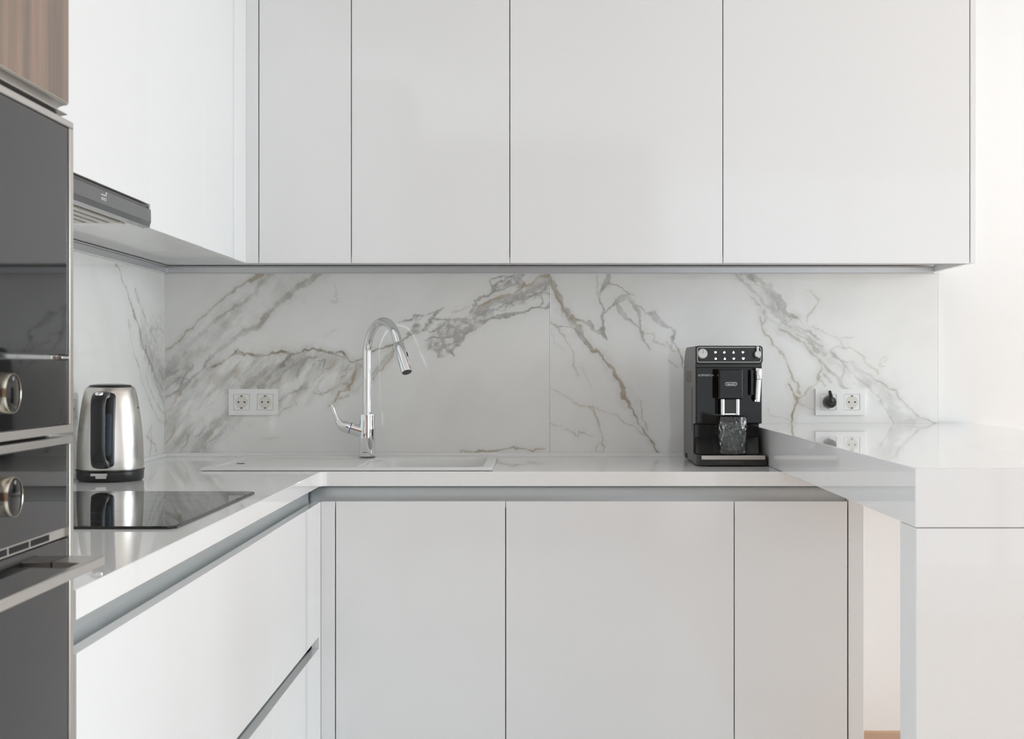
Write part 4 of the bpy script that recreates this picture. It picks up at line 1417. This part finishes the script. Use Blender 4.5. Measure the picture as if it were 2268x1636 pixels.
# ------------------------------------------------------------------ sockets
def socket(name_label, place, group=None, parts=(True, True)):
    """double power socket; place(u, z, w): u along the wall, w off the wall"""
    t = thing('power_socket', name_label, 'socket', place(0, 0, 0))

    def pbox(nm, u0, u1, z0, z1, w0, w1, m_, par, bev=0.0006):
        a, b_ = place(u0, z0, w0), place(u1, z1, w1)
        lo = [min(a[i], b_[i]) for i in range(3)]
        hi = [max(a[i], b_[i]) for i in range(3)]
        return box(nm, lo, hi, m_, par, bev)

    def disc(nm, u, z, r, w0, w1, m_, par, n=28):
        bm = bmesh.new()
        v0 = [bm.verts.new(place(u + r * math.cos(2 * PI * k / n), z + r * math.sin(2 * PI * k / n), w0)) for k in range(n)]
        v1 = [bm.verts.new(place(u + r * math.cos(2 * PI * k / n), z + r * math.sin(2 * PI * k / n), w1)) for k in range(n)]
        for k in range(n):
            bm.faces.new((v0[k], v0[(k + 1) % n], v1[(k + 1) % n], v1[k]))
        bm.faces.new(v1)
        bm.faces.new(v0[::-1])
        return finish(nm, bm, m_, par, smooth=True, angle=40)
    # frame made as rails so that the inserts sit recessed in it
    fr = [(-0.0765, 0.0765, 0.0245, 0.0405), (-0.0765, 0.0765, -0.0405, -0.0245), (-0.0765, -0.0612, -0.0245, 0.0245),
          (-0.0118, 0.0118, -0.0245, 0.0245), (0.0612, 0.0765, -0.0245, 0.0245)]
    bm = bmesh.new()
    for u0, u1, z0_, z1_ in fr:
        a, b_ = place(u0, z0_, 0.0004), place(u1, z1_, 0.0085)
        bm_box(bm, [min(a[i], b_[i]) for i in range(3)], [max(a[i], b_[i]) for i in range(3)])
    bmesh.ops.remove_doubles(bm, verts=bm.verts, dist=1e-5)
    finish('frame', bm, 'socket_white', t)
    for cu in (-0.0365, 0.0365):
        ins = pbox('insert', cu - 0.0240, cu + 0.0240, -0.0240, 0.0240, 0.0004, 0.0078, 'socket_white', t)
        disc('well_rim', cu, 0, 0.0205, 0.0078, 0.0082, 'socket_white', ins)
        disc('well', cu, 0, 0.0193, 0.0082, 0.0084, 'socket_well', ins)
        for s_ in (-1, 1):
            disc('pin_hole', cu + s_ * 0.0095, 0, 0.0028, 0.0084, 0.0086, 'printed_dark', ins, 14)
            pbox('earth_clip', cu - 0.003, cu + 0.003, s_ * 0.0185 - 0.002, s_ * 0.0185 + 0.002, 0.0083, 0.0100, 'brass_clip', ins, 0.0004)
    return t


sx, sz = (562 - 1185) / 715, 1.126 - (890 - 815) / 715
socket('white double power socket on the veined marble left of the tap', lambda u, z, w, a=sx, b_=sz: (a + u, -w, b_ + z))
rx, rz = (1860 - 1185) / 715, 1.126 - (890 - 815) / 715
socket('white double power socket above the bar counter, one outlet in use', lambda u, z, w, a=rx, b_=rz: (a + u, -w, b_ + z))
socket('white double power socket on the side wall behind the kettle and oven tower', lambda u, z, w: (-1.148 + w, -0.877 + u, 1.024 + z))

# plug of the coffee machine
px_ = rx - 0.0345
pl = thing('power_plug', 'round black power plug in the socket above the bar counter', 'plug', (px_, -0.009, rz))
prof = [(0.0, -0.034), (0.010, -0.034), (0.0150, -0.032), (0.0178, -0.026), (0.0184, -0.014), (0.0190, -0.004), (0.0190, 0.0), (0.0, 0.0)]
lathe('plug_body', prof, (px_, -0.0090, rz), 'kettle_black', pl, 'Y', 40)
tube('plug_grip', catmull([(px_, -0.030, rz - 0.006), (px_, -0.037, rz + 0.006), (px_, -0.030, rz + 0.020), (px_, -0.018, rz + 0.033)], 6), [0.0075, 0.0085, 0.0062, 0.0045], 'kettle_black', pl, n=18)
lathe('plug_screw', [(0.0, -0.0002), (0.0018, -0.0002), (0.0018, 0.002)], (px_ + 0.0085, -0.0432, rz), 'dark_void', pl, 'Y', 12)

# ------------------------------------------------------------------ kettle
kx, ky = -1.0395, -0.862
kt = thing('kettle', 'brushed steel electric kettle with black handle on a black base', 'kettle', (kx, ky, ZT))
lathe('power_base', [(0, 0.0012), (0.070, 0.0012), (0.0735, 0.0004), (0.0775, 0.0035), (0.0790, 0.006), (0.0795, 0.0235), (0.0812, 0.0262), (0.0812, 0.0285), (0.0790, 0.0292), (0, 0.0292)], (kx, ky, ZT), 'kettle_black', kt, 'Z', 72, 30)
kp = [(0.0782, 0.0294), (0.0790, 0.036), (0.0786, 0.060), (0.0776, 0.092), (0.0752, 0.125), (0.0720, 0.152), (0.0680, 0.181), (0.0648, 0.200), (0.0612, 0.216), (0.0586, 0.2245), (0.0570, 0.2268), (0.0545, 0.2275)]
lathe('steel_shell', [(0.0, 0.0294)] + kp, (kx, ky, ZT), 'brushed_steel', kt, 'Z', 96)
lathe('lid', [(0.0545, 0.2270), (0.0540, 0.2285), (0.0505, 0.2296), (0.0500, 0.2312), (0.0480, 0.2330), (0.030, 0.2352), (0.0, 0.2360)], (kx, ky, ZT), 'kettle_black', kt, 'Z', 64)
HA = math.radians(4.0)


def kr(z):
    return float(np.interp(z, [p[1] for p in kp], [p[0] for p in kp]))


def kpt(ang, z, off):
    r_ = kr(z) + off
    return (kx + r_ * math.sin(ang), ky - r_ * math.cos(ang), ZT + z)


def wrap_patch(name, poly_fn, u0, u1, z0, z1, off0, off1, m_, par, nu=16, nz_=28):
    """patch hugging the kettle shell; poly_fn(z) -> (umin, umax) arc half-widths in metres around the handle line"""
    bm = bmesh.new()
    rows = []
    for j_ in range(nz_ + 1):
        z = z0 + (z1 - z0) * j_ / nz_
        a, b_ = poly_fn(z)
        row = []
        for i in range(nu + 1):
            u = a + (b_ - a) * i / nu
            ed = min(i, nu - i) / nu * 2
            ez = min(j_, nz_ - j_) / nz_ * 2
            off = off0 + (off1 - off0) * min(1, ed * 6) * min(1, ez * 12)
            row.append(bm.verts.new(kpt(HA + u / kr(z), z, off)))
        rows.append(row)
    for a, b_ in zip(rows[:-1], rows[1:]):
        for i in range(nu):
            bm.faces.new((a[i], a[i + 1], b_[i + 1], b_[i]))
    return finish(name, bm, m_, par, smooth=True, angle=60)


def panel_w(z, z0=0.034, z1=0.217, r_=0.014, wl=0.029, wr=0.029):
    k = 1.0
    if z > z1 - r_:
        k = 1 - (1 - math.sqrt(max(0, 1 - ((z - (z1 - r_)) / r_) ** 2))) * 0.5
    if z < z0 + r_:
        k = 1 - (1 - math.sqrt(max(0, 1 - (((z0 + r_) - z) / r_) ** 2))) * 0.5
    return (-wl * k, wr * k)


wrap_patch('handle_mount', panel_w, 0, 0, 0.034, 0.217, -0.0005, 0.0028, 'kettle_black', kt, 20, 36)


def gauge_w(z, z0=0.062, z1=0.166, r_=0.012):
    k = 1.0
    if z > z1 - r_:
        k = math.sqrt(max(0, 1 - ((z - (z1 - r_)) / r_) ** 2)) * 0.7 + 0.3
    if z < z0 + r_:
        k = math.sqrt(max(0, 1 - (((z0 + r_) - z) / r_) ** 2)) * 0.7 + 0.3
    return (0.013 - 0.011 * k, 0.013 + 0.0075 * k)


gz = wrap_patch('water_gauge', gauge_w, 0, 0, 0.062, 0.166, 0.0026, 0.0034, 'gauge', kt, 10, 26)
for k in range(6):
    z = 0.074 + k * 0.0165
    bm = bmesh.new()
    vs = [bm.verts.new(kpt(HA + u / kr(zz), zz, 0.0038)) for u, zz in ((0.0045, z), (0.0078, z), (0.0078, z + 0.0008), (0.0045, z + 0.0008))]
    bm.faces.new(vs)
    finish('gauge_mark', bm, 'gauge_line', gz)


def hp_(r_, z):
    return (kx + r_ * math.sin(HA), ky - r_ * math.cos(HA), ZT + z)


hpath = [hp_(0.058, 0.205), hp_(0.080, 0.2085), hp_(0.100, 0.2060), hp_(0.1125, 0.1960), hp_(0.1170, 0.1800), hp_(0.1185, 0.140), hp_(0.1190, 0.100), hp_(0.1180, 0.072), hp_(0.1120, 0.056), hp_(0.0990, 0.047), hp_(0.070, 0.043)]
tube('handle', catmull(hpath, 5), [0.0100, 0.0100, 0.0095, 0.0092, 0.0090, 0.0088, 0.0088, 0.0090, 0.0095, 0.0105, 0.0110], 'kettle_black', kt, n=28, up=(math.sin(HA), -math.cos(HA), 0), aspect=1.85, power=3.2)
lb = hp_(0.103, 0.2135)
lathe('lid_button', [(0.0, 0.004), (0.008, 0.0035), (0.0105, 0.0), (0.0105, -0.004)], lb, 'chrome', kt, 'Z', 24)
# rocker switch in the base, below the handle
sa = HA
sp0 = lambda u, z, w: (kx + (0.0796 + w) * math.sin(sa + u / 0.0796), ky - (0.0796 + w) * math.cos(sa + u / 0.0796), ZT + z)
for nm, u0, u1, z0_, z1_, w1, m_ in (('switch_well', -0.017, 0.011, 0.0055, 0.0215, 0.0006, 'dark_void'), ('switch_lever', -0.024, 0.012, 0.0165, 0.0225, 0.008, 'knob_silver'), ('switch_lever', -0.014, 0.010, 0.0100, 0.0165, 0.004, 'knob_silver')):
    bm = bmesh.new()
    fr_ = [bm.verts.new(sp0(u, z, w1)) for u, z in ((u0, z0_), (u1, z0_), (u1, z1_), (u0, z1_))]
    bk_ = [bm.verts.new(sp0(u, z, -0.002)) for u, z in ((u0, z0_), (u1, z0_), (u1, z1_), (u0, z1_))]
    bm.faces.new(fr_)
    bm.faces.new(bk_[::-1])
    for i in range(4):
        bm.faces.new((fr_[i], fr_[(i + 1) % 4], bk_[(i + 1) % 4], bk_[i]))
    finish(nm, bm, m_, kt)
ka = math.radians(17.8 + 72)
text_part('lettering', 'ris', 0.0095, 0.015, lambda u, v, w: kpt(ka + u / 0.07, 0.178 + v, 0.0004), 'printed_dark', kt)

# ------------------------------------------------------------------ coffee machine
mx0, mx1 = 0.4520, 0.6420
md0, md1 = 0.070, 0.362
mc = (mx0 + mx1) / 2
cmz = ZT
cm = thing('coffee_machine', 'black bean-to-cup coffee machine with chrome spout and lit buttons', 'coffee machine', (mc, -0.24, cmz))
# body profile in (y, z): rounded top at the back, recess above the drip tray
ZTOP = 1.1880
side = [(-md1, 1.139), (-md1, 0.9700), (-0.3150, 0.9660), (-0.3150, 0.9290), (-0.3150, cmz + 0.004), (-md0, cmz + 0.004)]
side += [(-md0 - 0.085 + 0.085 * math.cos(math.radians(a)), ZTOP - 0.085 + 0.085 * math.sin(math.radians(a))) for a in range(0, 91, 10)]
side += [(-md1 + 0.004, ZTOP), (-md1, ZTOP - 0.002)]
prism('housing', side, 0, mx0 + 0.001, mx1 - 0.001, 'graphite_plastic', cm, bevel=0.0015)
# glossy front skin
box('front_panel', (mx0 + 0.004, -md1 - 0.0040, 0.9715), (mx1 - 0.003, -md1 - 0.0002, 1.1280), 'black_gloss', cm, 0.0012)
box('front_band', (mx0 + 0.003, -md1 - 0.0025, 1.1285), (mx1 - 0.002, -md1 - 0.0002, 1.1375), 'graphite_plastic', cm, 0.0008)
box('tray_back', (mx0 + 0.004, -0.3185, 0.9290), (mx1 - 0.003, -0.3152, 0.9655), 'black_gloss', cm, 0.0006)
# control panel
cpy = -md1 - 0.0105
prism('control_panel', rrect(mx0, 1.1382, mx1, ZTOP + 0.0012, 0.009), 1, cpy, -md1 - 0.0002, 'black_plastic', cm, bevel=0.0012)
frame_prism('panel_outline', rrect(mx0 + 0.0050, 1.1425, mx1 - 0.0050, ZTOP - 0.0028, 0.006), rrect(mx0 + 0.0062, 1.1437, mx1 - 0.0062, ZTOP - 0.0040, 0.005), 1, cpy - 0.0006, cpy + 0.0005, 'silver_print', cm)


def cpx(px, py):   # picture position on the machine front -> x, z
    s = 2930 / (4.1 + cpy)
    return ((px - 1185) / s - 0.0035, 1.126 - (py - 815) / s)


# front coordinates measured relative to the machine: X from left edge, Z
def dial(px, py, r, nm='dial'):
    x, z = cpx(px, py)
    base_ = lathe(nm, [(0, 0), (r * 1.12, 0), (r * 1.12, -0.003), (r, -0.0045), (r, -0.013), (r * 0.95, -0.0145), (0, -0.0145)], (x, cpy, z), 'knob_silver', cm, 'Y', 36)
    return base_, x, z


k1, x, z = dial(1558.5, 783, 0.0125)
box('pointer_line', (x - 0.0004, cpy - 0.0150, z), (x + 0.0004, cpy - 0.0143, z + 0.0115), 'printed_dark', k1, 0)
x, z = cpx(1679, 784)
k2 = lathe('steam_dial', [(0, 0), (0.0105, 0), (0.0105, -0.008), (0, -0.008)], (x, cpy, z - 0.002), 'black_plastic', cm, 'Y', 30)
lathe('steam_grip', [(0, -0.008), (0.0092, -0.008), (0.0092, -0.017), (0.0085, -0.0182), (0, -0.0182)], (x + 0.001, cpy, z), 'knob_silver', k2, 'Y', 30)
box('steam_pointer', (x - 0.0035, cpy - 0.0180, z + 0.004), (x + 0.0025, cpy - 0.0090, z + 0.0225), 'knob_silver', k2, 0.0025, 3)
box('steam_tail', (x + 0.0005, cpy - 0.0178, z - 0.0115), (x + 0.0065, cpy - 0.0090, z - 0.004), 'knob_silver', k2, 0.0025, 3)
# eight lit touch symbols
shapes = ['cup', 'bean', 'drop', 'cup', 'bean', 'drop', 'cup', 'steam']
for row, (py, pxs) in enumerate(((780, (1587.5, 1607, 1627.5, 1648)), (794, (1588, 1608, 1628, 1649)))):
    for col_, px in enumerate(pxs):
        x, z = cpx(px, py)
        bt = frame_prism('touch_button', rrect(x - 0.0058, z - 0.0050, x + 0.0058, z + 0.0036, 0.003), rrect(x - 0.0053, z - 0.0045, x + 0.0053, z + 0.0031, 0.0026), 1, cpy - 0.0002, cpy + 0.0002, 'graphite_plastic', cm)
        k = shapes[row * 4 + col_]
        if k == 'cup':
            pl_ = [(-0.0028, 0.0024), (0.0022, 0.0024), (0.0024, 0.0012), (0.0036, 0.0010), (0.0034, -0.0004), (0.0020, -0.0008), (0.0012, -0.0026), (-0.0018, -0.0026), (-0.0028, -0.0006)]
        elif k == 'bean':
            pl_ = [(0.0029 * math.cos(a) - 0.0006 * math.sin(2 * a), 0.0028 * math.sin(a)) for a in [2 * PI * i / 14 for i in range(14)]]
        elif k == 'drop':
            pl_ = [(0, 0.0036), (0.0014, 0.0014), (0.0028, -0.0006), (0.0022, -0.0026), (0, -0.0033), (-0.0022, -0.0026), (-0.0028, -0.0006), (-0.0014, 0.0014)]
        else:
            pl_ = [(-0.0030, 0.0030), (0.0040, 0.0026), (0.0040, 0.0014), (0.0016, 0.0010), (0.0030, -0.0022), (0.0006, -0.0030), (-0.0026, -0.0018), (-0.0032, 0.0006)]
        prism('lit_symbol', [(x + a, z + b_) for a, b_ in pl_], 1, cpy - 0.0007, cpy - 0.0001, 'led_icon', bt, smooth=False)
# tiny printed marks beside the dials
for px, py, w_, h_ in ((1557.5, 771.5, 0.0075, 0.0028), (1572, 784, 0.0055, 0.0008), (1573, 790, 0.0065, 0.0012), (1548, 793, 0.0050, 0.0008), (1664, 782, 0.0022, 0.0030), (1664, 787, 0.0045, 0.0040), (1677, 801, 0.0055, 0.0010)):
    x, z = cpx(px, py)
    box('dial_mark', (x - w_ / 2, cpy - 0.0004, z - h_ / 2), (x + w_ / 2, cpy + 0.0001, z + h_ / 2), 'graphite_plastic', cm, 0)

fy0 = -md1 - 0.0041
sF = 2930 / (4.1 + fy0)


def fpx(px, py, s=sF):
    return ((px - 1185) / s - 0.0035, 1.126 - (py - 815) / s)


x, z = fpx(1566.5, 831)
text_part('model_lettering', 'AUTENTICA', 0.0078, 0.0455, lambda u, v, w: (x + u, fy0 - w, z + v), 'silver_print', cm)
# spout block
sy1, s1 = -0.432, 2930 / (4.1 - 0.432)
xa, za = fpx(1594.5, 884, s1)
xb, zb = fpx(1648, 816.5, s1)
spb = box('spout_block', (xa, sy1, za), (xb, fy0 - 0.0003, zb), 'black_gloss', cm, 0.004, 4)
xl, zl_ = fpx(1622, 850, s1)
cap_ = lambda r_, h_: arc(xl + h_, zl_, r_, -90, 90, 10) + arc(xl - h_, zl_, r_, 90, 270, 10)
frame_prism('logo_ring', cap_(0.0048, 0.0118), cap_(0.0037, 0.0118), 1, sy1 - 0.0010, sy1 - 0.0001, 'silver_print', spb)
text_part('logo_lettering', "D\u00e9Longhi", 0.0068, 0.0225, lambda u, v, w: (xl + u, sy1 - 0.0003 - w, zl_ + v), 'printed_white', spb)
# chrome nozzle bracket below the block
xa2, _ = fpx(1600, 0, s1)
xb2, _ = fpx(1641.5, 0, s1)
_, zbot = fpx(0, 919.5, s1)
for u0, u1 in ((xa2, xa2 + 0.0105), (xb2 - 0.0105, xb2)):
    bm = bmesh.new()
    prism_bm(bm, rrect(u0, sy1 + 0.003, u1, sy1 + 0.045, 0.0045), 2, zbot + 0.001, za - 0.0002)
    finish('nozzle_cheek', bm, 'chrome', cm, smooth=True, angle=40)
box('nozzle_core', (xa2 + 0.0107, sy1 + 0.006, zbot + 0.0055), (xb2 - 0.0107, sy1 + 0.044, za - 0.0002), 'graphite_plastic', cm, 0.0006)
box('nozzle_bridge', (xa2 + 0.0107, sy1 + 0.0045, zbot + 0.0012), (xb2 - 0.0107, sy1 + 0.044, zbot + 0.0053), 'chrome', cm, 0.0008)
# steam wand
wy = -0.392
sW = 2930 / (4.1 + wy)
xw, zw0 = fpx(1682.5, 815.5, sW)
_, zw1 = fpx(0, 839.5, sW)
xq, zw2 = fpx(1680, 889, sW)
tube('steam_wand', [(xw + 0.0005, wy, zw0), (xw + 0.0003, wy, zw0 - 0.0015), (xw - 0.0002, wy, zw1 + 0.001), (xw - 0.0002, wy, zw1)], [0.0095, 0.0100, 0.0100, 0.0095], 'chrome', cm, n=30)
tube('wand_sleeve', [(xw - 0.0004, wy, zw1 - 0.0012), (xq - 0.001, wy, zw2)], [0.0085, 0.0083], 'chrome', cm, n=30)
box('wand_mount', (xw - 0.022, -0.3905, zw1 - 0.045), (xw - 0.0125, fy0 - 0.0003, zw0 - 0.004), 'black_plastic', cm, 0.002)
box('wand_bracket', (xw - 0.0122, -0.3815, zw0 - 0.014), (xw + 0.003, fy0 - 0.0003, zw0 - 0.008), 'black_plastic', cm, 0.001)
# drip tray
ZG = 0.8835
tr_l, tr_r = mx0 - 0.0005, mx1 + 0.0055
tray = prism('drip_tray', [(tr_l, -0.3160), (tr_l, -0.392), (tr_l + 0.010, -0.4195), (tr_r - 0.008, -0.4195), (tr_r, -0.406), (tr_r, -0.3160)], 2, cmz + 0.0030, ZG, 'black_plastic', cm, bevel=0.0015)
box('tray_trim', (tr_l + 0.0115, -0.4225, ZG - 0.0120), (tr_r - 0.0075, -0.4192, ZG - 0.0006), 'brushed_steel', tray, 0.001)
box('tray_grip', (mc - 0.036, -0.4208, cmz + 0.006), (mc + 0.034, -0.4192, cmz + 0.0165), 'graphite_plastic', tray, 0.0006)
# sloping grate between tray and front
gr = [(-0.3188, 0.9285), (-0.3445, ZG + 0.0004), (-0.3188, ZG + 0.0004)]
grate = prism('grate', gr, 0, mx0 + 0.006, mx1 - 0.006, 'black_plastic', cm, smooth=False)
ga, gb = Vector((0, -0.3188, 0.9285)), Vector((0, -0.3445, ZG + 0.0004))
gd = (gb - ga)
gn = Vector((0, gd.z, -gd.y)).normalized()
if gn.y > 0:
    gn = -gn
for k in range(8):
    c0 = ga + gd * (0.10 + 0.11 * k)
    c1 = ga + gd * (0.10 + 0.11 * k + 0.055)
    for x0_, x1_ in ((mx0 + 0.014, mx0 + 0.055), (mx1 - 0.062, mx1 - 0.036)):
        bm = bmesh.new()
        vs = [bm.verts.new(Vector((xx, 0, 0)) + cc + gn * 0.0006) for xx, cc in ((x0_, c0), (x1_, c0), (x1_, c1), (x0_, c1))]
        vb = [bm.verts.new(Vector((xx, 0, 0)) + cc - gn * 0.001) for xx, cc in ((x0_, c0), (x1_, c0), (x1_, c1), (x0_, c1))]
        bm.faces.new(vs)
        for i in range(4):
            bm.faces.new((vs[i], vs[(i + 1) % 4], vb[(i + 1) % 4], vb[i]))
        finish('grate_slot', bm, 'dark_void', grate)
# left flank: vent holes, latch and rating sticker
sxx = mx0 + 0.001
for k in range(7):
    lathe('vent_hole', [(0.0, -0.0003), (0.0030, -0.0003), (0.0030, 0.001)], (sxx, -0.318, 0.9640 - k * 0.0098), 'dark_void', cm, 'X', 14)
box('rating_sticker', (sxx - 0.0003, -0.265, 1.085), (sxx + 0.0005, -0.135, 1.118), 'sticker', cm, 0)
box('latch_slot', (sxx - 0.0003, -0.255, 1.041), (sxx + 0.0005, -0.170, 1.066), 'dark_void', cm, 0)
box('latch_slot', (sxx - 0.0003, -0.255, 1.026), (sxx + 0.0005, -0.185, 1.037), 'dark_void', cm, 0)
box('service_door', (sxx - 0.0008, -0.285, 0.945), (sxx + 0.0003, -0.110, 1.070), 'graphite_plastic', cm, 0.0003)
box('foot_notch', (sxx - 0.0003, -0.165, cmz + 0.0045), (sxx + 0.0005, -0.118, cmz + 0.020), 'dark_void', cm, 0)
for k, (xx, dd) in enumerate(((mx0 + 0.02, 0.09), (mx1 - 0.02, 0.09), (mx0 + 0.02, 0.30), (mx1 - 0.02, 0.30))):
    lathe('foot', [(0, 0.0), (0.008, 0.0), (0.008, 0.0045), (0, 0.0045)], (xx, -dd, cmz), 'black_plastic', cm, 'Z', 16)
for xx in (mx0 + 0.02, mx1 - 0.02):
    lathe('foot', [(0, 0.0), (0.008, 0.0), (0.008, 0.0035), (0, 0.0035)], (xx, -0.385, cmz), 'black_plastic', tray, 'Z', 16)

# ------------------------------------------------------------------ tumbler on the drip tray
gx = (1624.5 - 1185) / (2930 / (4.1 - 0.384)) - 0.0025
gy = -0.3840
gz0 = ZG + 0.0006
bm = bmesh.new()
NT, NZ = 96, 46
H = 0.1065
rings = []
for j_ in range(NZ + 1):
    t_ = j_ / NZ
    z = H * t_
    r_ = 0.0350 + 0.0050 * t_ ** 0.8
    if t_ < 0.05:
        r_ -= 0.0035 * (1 - t_ / 0.05) ** 2
    env = min(1, max(0, (t_ - 0.10) / 0.10)) * min(1, max(0, (0.97 - t_) / 0.08))
    ring = []
    for i in range(NT):
        a = 2 * PI * i / NT
        w_ = 2.0 * math.sin(3 * a + 9 * t_) * 0.12
        m_ = max(abs(math.cos(6 * a + 7.5 * t_ + w_)), abs(math.cos(6 * a - 7.5 * t_ + 0.6 - w_)))
        rr = r_ + env * 0.0046 * (m_ - 0.75)
        ring.append(bm.verts.new((gx + rr * math.cos(a), gy + rr * math.sin(a), gz0 + z)))
    rings.append(ring)
for j_ in range(NZ + 1):
    t_ = 1 - j_ / NZ
    z = 0.0130 + (H - 0.0130) * t_
    r_ = (0.0320 + 0.0060 * t_ ** 0.8) if j_ else 0.0386
    ring = []
    env = min(1, t_ / 0.1) * min(1, max(0, (0.97 - t_) / 0.08))
    for i in range(NT):
        a = 2 * PI * i / NT
        rr = r_ - env * 0.0007 * abs(math.cos(6 * a + 6 * t_))
        ring.append(bm.verts.new((gx + rr * math.cos(a), gy + rr * math.sin(a), gz0 + z + (0.0004 if j_ == 0 else 0))))
    rings.append(ring)
for a, b_ in zip(rings[:-1], rings[1:]):
    for i in range(NT):
        bm.faces.new((a[i], a[(i + 1) % NT], b_[(i + 1) % NT], b_[i]))
bm.faces.new(rings[0][::-1])
bm.faces.new(rings[-1])
gl = finish('tumbler', bm, 'clear_glass', None, smooth=True, angle=60)
tag(gl, 'clear cut-glass tumbler with a thick base under the coffee spout', 'glass')
